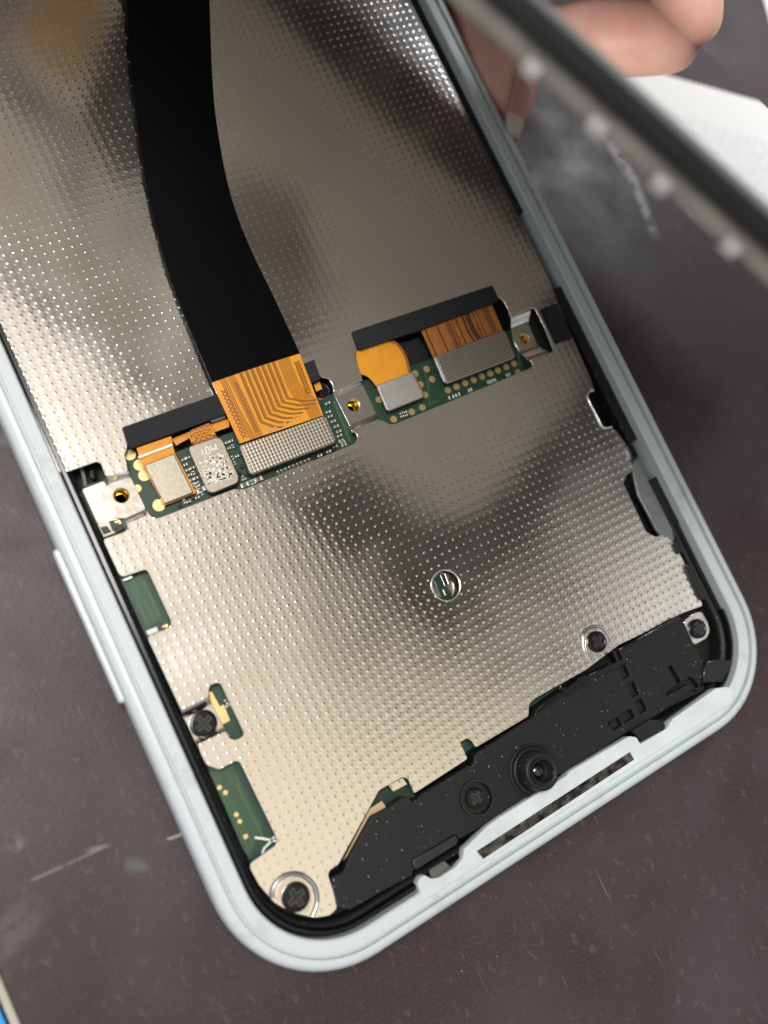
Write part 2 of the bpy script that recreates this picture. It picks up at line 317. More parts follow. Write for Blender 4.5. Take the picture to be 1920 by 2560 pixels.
# ---------------------------------------------------------------- mesh helpers
def link(name, me, m, parent=None, smooth=False):
    if m is not None and not me.materials: me.materials.append(m)
    if smooth:
        for p in me.polygons: p.use_smooth = True
    o = bpy.data.objects.new(name, me); COL.objects.link(o)
    if parent: o.parent = parent
    return o
def polymesh(outer, z0, z1, holes=(), bev=0.0, bres=1):
    cu = bpy.data.curves.new('t', 'CURVE'); cu.dimensions = '2D'; cu.fill_mode = 'BOTH'
    for k, pts in enumerate([outer] + list(holes)):
        s = cu.splines.new('POLY'); s.points.add(len(pts) - 1); s.use_cyclic_u = True
        for i, p in enumerate(pts): s.points[i].co = (p[0], p[1], 0, 1)
    hgt = (z1 - z0) / 2
    bev = min(bev, hgt * .9)
    cu.extrude = hgt - bev; cu.bevel_depth = bev; cu.bevel_resolution = bres; cu.offset = -bev
    o = bpy.data.objects.new('t', cu); COL.objects.link(o)
    me = bpy.data.meshes.new_from_object(o)
    bpy.data.objects.remove(o); bpy.data.curves.remove(cu)
    me.transform(Matrix.Translation((0, 0, (z0 + z1) / 2)))
    me.materials.clear()
    return me
def poly(name, outer, z0, z1, m, parent=None, holes=(), bev=0.0, r=0, bres=1):
    if r: outer = rnd(outer, r)
    return link(name, polymesh(outer, z0, z1, holes, bev, bres), m, parent)
def rnd(pts, r, n=4):
    out = []; L_ = len(pts)
    for i in range(L_):
        p = Vector(pts[i][:2]); a = Vector(pts[i - 1][:2]); b = Vector(pts[(i + 1) % L_][:2])
        rr = r[i] if isinstance(r, (list, tuple)) else r
        da, db = (a - p), (b - p)
        k = min(rr, da.length * .45, db.length * .45)
        if k < 1e-4: out.append(p); continue
        s, e = p + da.normalized() * k, p + db.normalized() * k
        for j in range(n + 1):
            t = j / n; out.append(s * (1 - t) ** 2 + p * 2 * t * (1 - t) + e * t * t)
    return out
def join(name, objs, parent=None):
    """merge several pieces of ONE part into a single mesh object"""
    bm = bmesh.new(); mats = []
    for o in objs:
        me = o.data; base = []
        for mm in me.materials:
            if mm not in mats: mats.append(mm)
            base.append(mats.index(mm))
        me2 = me.copy(); me2.transform(o.matrix_basis)
        k = len(bm.faces); bm.from_mesh(me2); bm.faces.ensure_lookup_table()
        for f in bm.faces[k:]: f.material_index = base[f.material_index] if base else 0
        bpy.data.meshes.remove(me2); bpy.data.objects.remove(o)
    me = bpy.data.meshes.new(name); bm.to_mesh(me); bm.free()
    for mm in mats: me.materials.append(mm)
    o = bpy.data.objects.new(name, me); COL.objects.link(o)
    if parent: o.parent = parent
    return o
def circ(c, r, n=24, ph=0): return [Vector((c[0] + r * math.cos(ph + 2 * math.pi * i / n), c[1] + r * math.sin(ph + 2 * math.pi * i / n))) for i in range(n)]
def lathe(name, c, prof, m, parent=None, n=40, smooth=True):
    bm = bmesh.new(); rings = []
    for r, z in prof:
        rings.append([bm.verts.new((c[0] + r * math.cos(2 * math.pi * i / n), c[1] + r * math.sin(2 * math.pi * i / n), z)) for i in range(n)])
    for a, b in zip(rings, rings[1:]):
        for i in range(n): bm.faces.new((a[i], a[(i + 1) % n], b[(i + 1) % n], b[i]))
    bm.faces.new(rings[-1]); bm.faces.new(list(reversed(rings[0])))
    bmesh.ops.recalc_face_normals(bm, faces=bm.faces)
    me = bpy.data.meshes.new(name); bm.to_mesh(me); bm.free()
    return link(name, me, m, parent, smooth)
def sweep(name, path, prof, m, parent=None, closed=False, smooth=True, capped=True):
    """prof: list of (offset to the left of travel, z); path: 2D/3D points"""
    bm = bmesh.new(); rows = []; n = len(path)
    for i, p in enumerate(path):
        p = Vector((p[0], p[1], p[2] if len(p) > 2 else 0))
        a = path[(i - 1) % n] if (closed or i > 0) else path[i]; b = path[(i + 1) % n] if (closed or i < n - 1) else path[i]
        t = Vector((b[0] - a[0], b[1] - a[1])).normalized(); nr = Vector((-t.y, t.x))
        rows.append([bm.verts.new((p.x + nr.x * o, p.y + nr.y * o, p.z + z)) for o, z in prof])
    for i in range(n if closed else n - 1):
        a, b = rows[i], rows[(i + 1) % n]
        for j in range(len(prof)):
            k = (j + 1) % len(prof)
            bm.faces.new((a[j], a[k], b[k], b[j]))
    if capped and not closed: bm.faces.new(rows[0]); bm.faces.new(rows[-1])
    bmesh.ops.recalc_face_normals(bm, faces=bm.faces)
    me = bpy.data.meshes.new(name); bm.to_mesh(me); bm.free()
    o = link(name, me, m, parent, smooth)
    if smooth:
        try: me.set_sharp_from_angle(angle=rad(38))
        except Exception: pass
    return o
def tube(name, path, r, m, parent=None, closed=False, n=8, sz=1.0):
    return sweep(name, path, [(r * math.cos(2 * math.pi * k / n), sz * r * math.sin(2 * math.pi * k / n)) for k in range(n)], m, parent, closed)
def ribbon(name, rows, th, m, parent=None, sub=1, smooth=True):
    """rows: list of rows of 3D points (across); makes a thin sheet of thickness th"""
    bm = bmesh.new(); top = []; bot = []
    for row in rows:
        top.append([bm.verts.new(p) for p in row]); bot.append([bm.verts.new((p[0], p[1], p[2] - th)) for p in row])
    R, Q = len(rows), len(rows[0])
    for i in range(R - 1):
        for j in range(Q - 1):
            bm.faces.new((top[i][j], top[i][j + 1], top[i + 1][j + 1], top[i + 1][j]))
            bm.faces.new((bot[i][j], bot[i + 1][j], bot[i + 1][j + 1], bot[i][j + 1]))
        bm.faces.new((top[i][0], top[i + 1][0], bot[i + 1][0], bot[i][0])); bm.faces.new((top[i][-1], bot[i][-1], bot[i + 1][-1], top[i + 1][-1]))
    for j in range(Q - 1):
        bm.faces.new((top[0][j], bot[0][j], bot[0][j + 1], top[0][j + 1])); bm.faces.new((top[-1][j], top[-1][j + 1], bot[-1][j + 1], bot[-1][j]))
    bmesh.ops.recalc_face_normals(bm, faces=bm.faces)
    me = bpy.data.meshes.new(name); bm.to_mesh(me); bm.free()
    o = link(name, me, m, parent, smooth)
    if smooth:
        try: me.set_sharp_from_angle(angle=rad(50))
        except Exception: pass
    return o
def line2(name, pts, w, z, th, m, parent=None):
    return sweep(name, [(p[0], p[1]) for p in pts], [(-w / 2, z), (w / 2, z), (w / 2, z + th), (-w / 2, z + th)], m, parent, smooth=False)
def box(name, c, sx, sy, z0, z1, m, parent=None, rot=0, bev=.0):
    pts = [(-sx / 2, -sy / 2), (sx / 2, -sy / 2), (sx / 2, sy / 2), (-sx / 2, sy / 2)]
    ca, sa = math.cos(rot), math.sin(rot)
    return poly(name, [Vector((c[0] + x * ca - y * sa, c[1] + x * sa + y * ca)) for x, y in pts], z0, z1, m, parent, bev=bev)
def empty(name, loc=(0, 0, 0)):
    o = bpy.data.objects.new(name, None); COL.objects.link(o); o.location = loc; o.empty_display_size = .2; return o
def tag(o, label=None, cat=None, group=None, kind=None):
    if label: o['label'] = label
    if cat: o['category'] = cat
    if group: o['group'] = group
    if kind: o['kind'] = kind
    return o
def lerp(a, b, t): return a + (b - a) * t
def Q4(q, u, v):
    """point in the quad q (top-left, top-right, bottom-right, bottom-left)"""
    return lerp(lerp(q[0], q[1], u), lerp(q[3], q[2], u), v)
def ctr(pts):
    s = Vector((0, 0, 0))
    for p in pts: s += p
    return s / len(pts)

# ---------------------------------------------------------------- the setting
Xl = -1.52
tag(poly('table', [(-60, -60), (60, -60), (60, 60), (-60, 60)], -.45, -.35, noise_mat('pale_bench_top', (.66, .60, .52), (.60, .55, .48), 1), None), kind='structure')
wm = empty('work_mat', (0, 0, 0)); tag(wm, 'dark maroon rubber work mat, scuffed and scratched, lying under the opened phone', 'work mat')
pr1 = Vector((17.75, 8.0, 0)); pr2 = Vector((17.15, 6.0, 0)); dv = (pr1 - pr2).normalized()
outer = [Vector((Xl, -14)), Vector((12.6, -14)) , Vector((pr2.x - dv.x * 9, pr2.y - dv.y * 9)), Vector((pr1.x + dv.x * 14, pr1.y + dv.y * 14)), Vector((Xl, 22))]
poly('surface', outer, -.16, 0, M_MAT, wm, bev=.02)
poly('side_border', [(Xl - .105, -14), (Xl - .005, -14), (Xl - .005, 22), (Xl - .105, 22)], -.15, -.015, noise_mat('beige_binding', (.50, .48, .40), (.42, .40, .33), 9, (.6, .7)), wm, bev=.03)
o = poly('blue_tray', [(-4.4, -9), (Xl - .145, -9), (Xl - .145, .5), (-4.4, .5)], -.30, -.045, noise_mat('blue_plastic', (.055, .36, .86), (.05, .33, .80), 3, (.35, .42)), None, bev=.03)
tag(o, 'bright blue plastic board beside the left edge of the maroon mat', 'board')

# paper with faint printed rows, beyond the right edge of the mat
pp = empty('paper_sheet', (18, 6, -.3)); tag(pp, 'white printed paper sheet lying beyond the right edge of the mat', 'paper')
pn = Vector((dv.y, -dv.x, 0))
c0 = pr2 - dv * 7 + pn * .10
o = poly('sheet', [c0, c0 + pn * 16, c0 + pn * 16 + dv * 22, c0 + dv * 22], -.33, -.30, mat('white_paper', (.88, .88, .88), .7), None); o.parent = pp; o.matrix_parent_inverse = pp.matrix_basis.inverted()
rows = []
for r_ in range(80):
    s = c0 + pn * 1.6 + dv * (1.2 + r_ * .22); x = 0
    while x < 9:
        w = random.uniform(.08, .5)
        a = s + pn * x; b = s + pn * (x + w); rows.append(sweep('t', [(a.x, a.y), (b.x, b.y)], [(-.016, -.2985), (.016, -.2985), (.016, -.2965), (-.016, -.2965)], None, smooth=False)); rows[-1].data.materials.append(bpy.data.materials.get('grey_print') or mat('grey_print', (.5, .51, .52), .7))
        x += w + random.uniform(.06, .3)
o = join('printed_rows', rows, pp); o.matrix_parent_inverse = pp.matrix_basis.inverted()

# ---------------------------------------------------------------- the phone
ph = empty('opened_phone', (0, 0, 0))
tag(ph, 'opened white-framed smartphone with dimpled metal shield and black ribbon cable, lying on the maroon mat', 'smartphone')
XL, XR, YB, YT, RC = 1.22, 9.36, -3.57, 13.0, 1.12
path = [Vector((XL, YT)), Vector((XL, 6))]
for cx, cy, a0, a1 in ((XL + RC, YB + RC, 180, 270), (XR - RC, YB + RC, 270, 360)):
    for k in range(15):
        a = rad(lerp(a0, a1, k / 14)); path.append(Vector((cx + RC * math.cos(a), cy + RC * math.sin(a))))
path += [Vector((XR, 6)), Vector((XR, YT))]
# travel is down the left side, so outside is to the right (negative offset)
prof = [(0, .42), (0, .735), (-.02, .755), (-.165, .757), (-.172, .69), (-.208, .69), (-.218, .772), (-.27, .775), (-.33, .74), (-.365, .66), (-.375, .5), (-.37, .3), (-.33, .12), (-.25, .03), (-.18, .01), (0, .01)]
sweep('frame', path, prof, M_FR, ph)
# bottom floor of the housing
inpath = [Vector((XL + .01, YT - .02)), Vector((XL + .01, YB + RC))] + [Vector((XL + RC + (RC - .01) * math.cos(rad(180 + k * 9)), YB + RC + (RC - .01) * math.sin(rad(180 + k * 9)))) for k in range(1, 11)] + \
    [Vector((XR - RC + (RC - .01) * math.cos(rad(270 + k * 9)), YB + RC + (RC - .01) * math.sin(rad(270 + k * 9)))) for k in range(0, 10)] + [Vector((XR - .01, YB + RC)), Vector((XR - .01, YT - .02))]
poly('housing_floor', inpath, .05, .26, M_DARK, ph)
# black inner wall round the cavity
lin_path = [p for p in path if not (p.x > 8 and p.y > -1.3)] + [Vector((XR, -.9))]
sweep('inner_wall', lin_path, [(.005, .27), (.005, .56), (.03, .60), (.09, .61), (.11, .56), (.15, .54), (.17, .50), (.17, .27)], M_BLK, ph)
sweep('gasket', [Vector((p.x, p.y)) for p in path[1:-2]], [(.03, .58), (.04, .66), (.08, .67), (.10, .62), (.10, .58)], M_BLKG, ph)

for ya, yb in ((3.15, .45), (8.5, 4.5), (-.2, -1.0)):  # black strips put in for the shade of the gap beside the sheet
    sweep('gap_shade_strip', [Vector((XR, yb)), Vector((XR, ya))], [(.004, .3), (.004, .59), (.05, .595), (.16, .56), (.17, .3)], M_BLK, ph)
# side button on the left
by0, by1 = Cc(480, 1660, .42).y, I(497, 1790, .42).y
sb = poly('side_button', rnd([Vector((.785, by0)), Vector((.92, by0)), Vector((.92, by1)), Vector((.785, by1))], .05), (.30), .60, mat('polished_silver', (.62, .67, .69), .25, .2), ph, bev=.045, bres=3)

# circuit board below the shield
Z_B = .46
board = [I(700, 1262, Z_B), I(735, 1235, Z_B), I(885, 1190, Z_B), A(262, 660, Z_B), A(300, 640, Z_B), A(345, 705, Z_B), A(430, 700, Z_B), A(560, 668, Z_B), A(905, 545, Z_B), A(1420, 335, Z_B), B(285, 690, Z_B), B(600, 592, Z_B), B(725, 548, Z_B), B(1210, 370, Z_B), B(1340, 380, Z_B),
         Vector((8.75, 3.0, 0)), Vector((8.75, -2.1, 0)), Vector((2.2, -2.6, 0)), D(190, 720, Z_B), J(1440, 770, Z_B), J(1240, 300, Z_B), Cc(960, 2000, Z_B), Cc(590, 1225, Z_B), Cc(380, 800, Z_B), I(990, 1960, Z_B), I(870, 1660, Z_B), I(700, 1330, Z_B)]
board = [Vector((p.x, p.y)) for p in board]
pcb = poly('circuit_board', rnd(board, .03), .34, Z_B, M_PCB, ph, holes=[circ(I(1033, 1322, .5), .125), circ(B(215, 850, .5), .118), circ(B(1305, 425, .5), .105)])

# --- shield plate outline (one sheet with tabs)
ZP = .60; TH = .028
up_ = [Vector((XL + .03, YT - .1)), Vector((XL + .03, 4.4))]
up_ += S2(I, ZP, (485, 1095), (500, 1125), (540, 1133), (820, 1035), (858, 1050), (878, 1110), (900, 1165), (1090, 1120), (1078, 1040), (1058, 975), (1080, 935))
up_ += S2(A, ZP, (285, 600), (1400, 195), (1432, 222), (1470, 228), (1495, 262), (1503, 312))
up_ += S2(B, ZP, (270, 690), (265, 655), (240, 590), (220, 525), (245, 490), (238, 455), (1120, 150), (1165, 178), (1195, 225), (1220, 295), (1345, 228), (1372, 235), (1440, 370), (1490, 500), (1465, 515), (1335, 560), (1362, 590), (1345, 612), (480, 968), (445, 972), (410, 950), (370, 940), (192, 1012), (232, 1030), (240, 1060), (225, 1090))
up_ += S2(A, ZP, (1620, 615), (962, 885), (915, 880), (460, 1056), (420, 1045), (392, 1002))
up_ += S2(I, ZP, (1250, 1488), (1075, 1560), (1087, 1600), (1060, 1632), (885, 1690), (882, 1722), (1005, 1985))
up_ += S2(Cc, ZP, (415, 800), (440, 807), (590, 757), (610, 775), (770, 1120), (757, 1155), (612, 1215), (606, 1240), (838, 1735), (1030, 1640), (1030, 1580), (1045, 1555), (1090, 1540), (1112, 1552), (1272, 1890), (1262, 1910), (1212, 1935), (1175, 1925), (1145, 1870), (948, 1965))
up_ += S2(J, ZP, (1190, 205), (1222, 268), (1298, 296), (1392, 245), (1418, 248), (1440, 290), (1638, 700), (1640, 738), (1483, 848), (1480, 880))
up_ += S2(D, ZP, (230, 860), (320, 965), (420, 1022), (560, 1056), (650, 1042), (690, 1005), (697, 965), (642, 800), (652, 772), (702, 740), (905, 370), (945, 298), (1085, 220), (1115, 232), (1150, 320), (1470, 112), (1428, 20))
up_ += S2(E, ZP, (103, 822), (140, 800), (165, 820), (180, 850), (450, 690), (452, 630), (478, 603), (740, 455), (905, 330), (1000, 285), (1215, 172), (1330, 130))
up_ += S2(G, ZP, (1210, 1790), (1145, 1665), (1080, 1625), (1042, 1642), (985, 1610), (850, 1322), (870, 1272), (915, 1240), (862, 1085), (815, 1020), (780, 990), (745, 1000), (712, 985), (640, 830), (636, 795), (655, 770), (678, 765), (655, 700), (552, 468))
up_ += [Vector((9.2, 3.3)), Vector((9.22, 5)), Vector((9.22, YT - .1))]
outl = rnd(up_, .035, 3)
hc = L(912, 625, ZP)
pieces = [poly('t', outl, ZP - TH, ZP, M_DIM, None, holes=[circ(hc, .207, 40)], bev=.007)]
def tab(rows, zs, hole=None, hr=.09):
    """rows: (left point fn, right) pairs down the tab; zs: heights; smooth bent strip"""
    pts = []
    for (l, r), z in zip(rows, zs):
        pts.append([Vector((*lerp(l, r, k / 6).xy, z)) for k in range(7)])
    # refine along with smoothstep
    out = []
    for i in range(len(pts) - 1):
        for s in range(6):
            t = s / 6; tt = t * t * (3 - 2 * t)
            out.append([Vector((*lerp(a, b, t).xy, lerp(a.z, b.z, tt))) for a, b in zip(pts[i], pts[i + 1])])
    out.append(pts[-1])
    pieces.append(ribbon('t', out, TH, M_SM))
ZT = .50
def flat(pts, c=None, r=.09, rr=.04):
    pieces.append(poly('t', rnd([Vector(p[:2]) for p in pts], rr), ZT - TH, ZT, M_SM, holes=[circ(c, r, 28)] if c else [], bev=.006))
# left tab
tab([(I(902, 1150, ZP), I(1092, 1112, ZP)), (I(925, 1225, ZT), I(1110, 1165, ZT))], [ZP - .003, ZT])
flat(S2(I, ZT, (855, 1300), (925, 1218), (1112, 1160), (1245, 1440), (1060, 1520), (950, 1515)), I(1033, 1322, ZT), .098)
tab([(I(1060, 1518, ZT), I(1240, 1438, ZT)), (I(1090, 1600, ZP), I(1265, 1505, ZP))], [ZT, ZP - .003])
# middle tab
tab([(A(1500, 305, ZP), B(272, 685, ZP)), (B(95, 800, ZT), B(275, 720, ZT))], [ZP - .003, ZT])
flat(S2(B, ZT, (95, 795), (275, 716), (360, 905), (190, 985)), B(215, 850, ZT), .092, .005)
tab([(B(188, 980, ZT), B(362, 902, ZT)), (B(205, 1022, ZP), B(378, 945, ZP))], [ZT, ZP - .003])
# right tab
tab([(B(1217, 290, ZP), B(1345, 232, ZP)), (B(1222, 365, ZT), B(1330, 325, ZT))], [ZP - .003, ZT])
flat(S2(B, ZT, (1220, 360), (1328, 322), (1390, 470), (1270, 510), (1235, 440)), B(1305, 425, ZT), .08)
tab([(B(1275, 505, ZT), B(1388, 468, ZT)), (B(1330, 565, ZP), B(1462, 515, ZP))], [ZT, ZP - .003])
# lower left tab with its screw
ZT4 = .50
tab([(Cc(836, 1728, ZP), Cc(1032, 1638, ZP)), (Cc(855, 1790, ZT4), Cc(1050, 1690, ZT4))], [ZP - .003, ZT4])
flat(S2(Cc, ZT4, (850, 1775), (1050, 1685), (1135, 1850), (930, 1945)), None, rr=.005)
tab([(Cc(925, 1935, ZT4), Cc(1130, 1842, ZT4)), (Cc(965, 2005, ZP), Cc(1180, 1905, ZP))], [ZT4, ZP - .003])
# pressed arcs round the corner screws
def arc_path(f, pts, z):
    w = [f(x, y, z) for x, y in pts]; out = []
    for i in range(len(w) - 1):
        p0, p1, p2, p3 = w[max(i - 1, 0)], w[i], w[i + 1], w[min(i + 2, len(w) - 1)]
        for s in range(6):
            t = s / 6; out.append(.5 * ((2 * p1) + (p2 - p0) * t + (2 * p0 - 5 * p1 + 4 * p2 - p3) * t * t + (3 * p1 - p0 - 3 * p2 + p3) * t ** 3))
    out.append(w[-1]); return [Vector((p.x, p.y, 0)) for p in out]
def ridge(f, pts, w=.07, h=.028):
    p = arc_path(f, pts, ZP)
    pieces.append(sweep('t', p, [(-w / 2, ZP - .006), (-w / 4, ZP + h * .75), (0, ZP + h), (w / 4, ZP + h * .75), (w / 2, ZP - .006)], M_SM))
ridge(D, [(310, 935), (312, 880), (345, 830), (400, 797), (470, 795), (530, 830), (565, 880), (575, 950), (560, 1010), (545, 1045)])
ridge(E, [(740, 395), (722, 340), (722, 275), (760, 240), (815, 238), (850, 275), (880, 335)], .06)
pieces.append(poly('t', rnd(S2(D, ZP, (330, 940), (335, 880), (370, 830), (440, 812), (500, 830), (540, 890), (545, 960), (525, 1030), (440, 1010), (350, 960)), .05), ZP - .01, ZP + .0035, M_SM, bev=.003))
pieces.append(poly('t', rnd(S2(E, ZP, (752, 400), (735, 340), (735, 290), (765, 258), (810, 255), (838, 280), (862, 342)), .05), ZP - .01, ZP + .0035, M_SM, bev=.003))
# smooth rolled rims: small notch on the right, round port
ridge(G, [(672, 772), (645, 785), (640, 825), (680, 905), (722, 985), (748, 995), (780, 990)], .045, .02)
pieces.append(sweep('t', [Vector((*p, 0)) for p in circ(hc, .212, 48)], [(-.012, ZP - .02), (-.012, ZP + .006), (-.004, ZP + .011), (.008, ZP + .006), (.012, ZP - .01)], M_SM, closed=True))
shield = join('shield_plate', pieces, ph)
# worn marks
# ---- round port content
poly('port_insert', circ(hc, .25, 40), .47, .485, M_SM, pcb, holes=[])
q = S2(L, .49, (745, 545), (830, 450), (1010, 815), (880, 850))
poly('port_board', q, .486, .492, M_PCBD, pcb)
poly('port_mark', S2(L, .495, (860, 685), (882, 685), (912, 765), (895, 770)), .4935, .497, M_WHITE, pcb)
poly('port_slot', S2(L, .495, (835, 495), (885, 470), (940, 605), (895, 630)), .4935, .500, M_DARK, pcb, r=.01)
tube('port_slot_rim', [*S2(L, 0.49, (830, 490), (890, 468), (942, 610), (892, 635))], .006, M_SM, pcb, closed=True)
bpy.context.view_layer.update()
for o in COL.objects:
    if o.name == 'port_slot_rim': o.data.transform(Matrix.Translation((0, 0, 0.01)))
poly('port_hole', circ(L(997, 520, .49), .052, 20), .486, .491, M_DARK, pcb)

# ---- pads, marks on the board
zb = Z_B
def pad(c, r=.05, par=pcb, nm='solder_pad'): return poly(nm, circ(c, r, 16), zb + .001, zb + .008, M_GOLD, par)
for x, y in ((815, 755), (870, 733), (925, 710), (980, 690), (1033, 668), (1085, 648), (1135, 628), (1187, 607), (1237, 586), (1262, 640),
             (680, 620), (715, 685), (605, 650), (640, 718), (668, 785), (652, 865), (585, 893), (470, 940), (375, 815)):
    pad(B(x, y, zb), .05)
for x, y, r in ((352, 742, .075), (380, 803, .075), (467, 980, .08), (295, 680, .075), (340, 880, .05)): pad(A(x, y, zb), r)
poly('ground_contact', rnd(S2(I, zb, (700, 1275), (880, 1205), (905, 1240), (1010, 1530), (830, 1560)), .02), zb + .001, zb + .02, M_CREAM, pcb, bev=.004)
poly('ground_contact', S2(Cc, zb, (1030, 1600), (1050, 1605), (1105, 1705), (1130, 1690), (1175, 1800), (1120, 1830), (1035, 1660)), zb + .001, zb + .012, M_GOLD, pcb)
poly('corner_mark', S2(I, zb, (972, 1545), (1018, 1530), (1032, 1560), (1015, 1566), (1008, 1550), (980, 1558)), zb + .001, zb + .006, M_GOLD, pcb)
poly('corner_mark', S2(Cc, zb, (705, 1150), (740, 1133), (748, 1150), (735, 1165), (730, 1150), (712, 1160)), zb + .001, zb + .006, M_GOLD, pcb)
poly('lit_mask_panel', S2(Cc, zb, (440, 850), (560, 800), (705, 1100), (600, 1160)), zb + .001, zb + .004, M_PCBL, pcb)  # lighter panels paint the board as lit in the left windows
poly('lit_mask_panel', S2(J, zb, (1240, 310), (1370, 260), (1560, 640), (1520, 690), (1480, 830), (1440, 760)), zb + .001, zb + .004, M_PCBL, pcb)
tw = []
def wire(f, pts, w=.018): line2('board_trace', S2(f, zb, *pts), w, zb + .0042, .0025, M_PCBL2, pcb)
M_PCBL2 = mat('copper_under_mask', (.055, .12, .055), .4)
wire(J, [(1262, 330), (1330, 470), (1475, 770)]); wire(J, [(1285, 322), (1350, 455), (1500, 745)]); wire(J, [(1400, 330), (1420, 420), (1560, 700)], .03); wire(J, [(1345, 300), (1400, 400)]);
wire(Cc, [(480, 850), (600, 1120)]); wire(Cc, [(505, 842), (560, 960), (585, 965), (650, 1110)]); wire(Cc, [(575, 830), (690, 1080)], .03)
wire(I, [(1110, 1180), (1150, 1290), (1230, 1400)]); wire(B, [(655, 600), (690, 720), (700, 860)]); wire(B, [(620, 620), (640, 700)]); wire(B, [(560, 905), (760, 820)]); wire(A, [(1500, 360), (1600, 600)], .03)
for x, y in ((1300, 400), (1335, 430), (1400, 560), (1420, 600), (1455, 690)): poly('test_pad', circ(J(x, y, zb), .03, 12), zb + .0045, zb + .008, M_GOLD, pcb)
wk = [line2('t', S2(D, zb, *s), .028, zb + .006, .004, M_WHITE) for s in (((205, 578), (240, 582), (300, 592), (335, 600)), ((322, 572), (290, 612), (262, 640), (248, 672)))]
join('silk_screen_mark', wk, pcb)
# test component, left edge
comp = empty('t'); bpy.data.objects.remove(comp)
o = poly('test_connector', S2(I, zb, (830, 1572), (920, 1540), (955, 1630), (985, 1645), (880, 1685)), zb, zb + .06, mat('cream_plastic', (.75, .72, .62), .5), pcb, bev=.006)
poly('socket_opening', S2(I, zb, (850, 1605), (905, 1592), (945, 1640), (880, 1665)), zb + .061, zb + .075, M_BLKIC, o)
poly('chip', S2(I, zb, (975, 1600), (1040, 1578), (1062, 1612), (990, 1645)), zb, zb + .045, M_BLKIC, pcb, bev=.005)
poly('spring_clip', S2(Cc, zb, (430, 830), (490, 800), (505, 820), (440, 845)), zb, zb + .06, M_CHIP, pcb, bev=.006)
o = poly('white_clip', S2(Cc, zb, (592, 1185), (665, 1155), (680, 1190), (605, 1218)), zb, zb + .07, M_WHITE, pcb, bev=.01)

# tiny surface-mounted parts: thing > circuit_board > chip_capacitor
caps = []
def cap(f, x, y, ang, ln=.10, wd=.05, dark=False):
    c = f(x, y, zb); b = []
    if dark:
        b.append(box('t', c, ln, wd, zb, zb + .04, M_BLKIC, rot=ang, bev=.004))
    else:
        b.append(box('t', c, ln * .5, wd * .96, zb, zb + .036, M_CERA, rot=ang))
        for s in (-1, 1):
            p = c + Vector((math.cos(ang), math.sin(ang), 0)) * (s * ln * .36)
            b.append(box('t', p, ln * .28, wd, zb, zb + .04, M_CHIP, rot=ang, bev=.004))
    o = join('chip_capacitor', b, pcb); caps.append(o)
def fld(f, x0, y0, ux, uy, nx, vx, vy, ny, **k):
    for i in range(nx):
        for j in range(ny):
            if random.random() < .88: cap(f, x0 + ux * i + vx * j + random.uniform(-2, 2), y0 + uy * i + vy * j + random.uniform(-2, 2), random.choice((0, 0, math.pi / 2)), **k)
fld(A, 612, 712, 26, -10, 2, 12, 30, 6, ln=.055, wd=.036)
fld(A, 868, 612, 26, -10, 2, 12, 30, 5, ln=.055, wd=.036)
fld(A, 930, 760, 24, -9, 2, 10, 26, 3, ln=.055, wd=.036, dark=True)
for x, y, a in ((975, 862, 0), (1055, 828, 0), (1020, 845, 1), (965, 820, 1), (715, 890, 0), (690, 862, 1), (700, 900, 1)): cap(A, x, y, a * math.pi / 2, .12 if not a else .07, .07)
for x, y in ((1465, 378), (1468, 430), (1480, 455), (1498, 485), (1515, 515), (1530, 545), (1535, 570), (1545, 598), (1508, 635), (1562, 625), (1555, 610)): cap(A, x, y, 0, .075, .04)
for k in range(9): cap(A, 1172 + k * 23, 793 - k * 9.4, math.pi / 2, .07, .03)
for k in range(5): cap(A, 1392 + k * 26, 700 - k * 12, 0, .07, .045, dark=k % 2 == 0)
for k in range(6): cap(A, 590 + k * 26, 985 - k * 12 - (k % 2) * 14, k % 2 * 1.57, .06, .035, dark=k % 3 == 0)
for x, y in ((515, 905), (540, 898), (520, 925), (545, 918)): cap(B, x, y, 0, .05, .035)
for x, y in ((825, 803), (850, 795), (868, 788), (888, 780), (950, 757), (965, 750), (1072, 705), (1086, 700), (1100, 695), (1116, 690), (1192, 660), (1208, 653)):
    box('silk_letter', B(x, y, zb), .022, .05, zb + .001, zb + .005, M_WHITE, pcb, rot=random.uniform(-.4, .4))
for x, y in ((1150, 1660), (1165, 1680), (1160, 1700)): cap(Cc, x, y, 0, .06, .035)

# ---- brass nuts below the three open holes
for f, x, y, r in ((I, 1033, 1322, .098), (B, 215, 850, .092), (B, 1305, 425, .08)):
    c = f(x, y, ZT)
    lathe('threaded_nut', c, [(r * 1.25, .30), (r * 1.25, .465), (r * .95, .466), (r * .93, .45), (r * .80, .44), (r * .85, .42), (r * .74, .41), (r * .80, .39), (r * .7, .38), (r * .7, .30)], M_BRASS, ph, n=28)

# ---- connectors
def plate(name, pts, z0, z1, m, par, r=.05, bev=.012): return poly(name, [Vector(p[:2]) for p in pts], z0, z1, m, par, r=r, bev=bev)
zc1 = .575
def flex(name, quad_rows, th, m, par): return ribbon(name, quad_rows, th, m, par)
def rowsof(*rs, n=8):
    return [[lerp(a, b, k / n) for k in range(n + 1)] for a, b in rs]
# connector 1 (cream plate)
fc1 = flex('flex_cable', rowsof((A(335, 640, .60), A(540, 570, .60)), (A(350, 690, .585), A(548, 615, .585)), (A(372, 745, .555), A(562, 672, .555)), (A(500, 982, .54), A(688, 905, .54))), .012, M_KAP, ph)
plate('connector_plate', S2(A, .59, (380, 742), (556, 672), (672, 903), (500, 972)), .545, .59, M_TIN, fc1, .02)
line2('fold_highlight', S2(A, .60, (345, 696), (548, 620)), .03, .598, .004, M_WHITE, fc1)
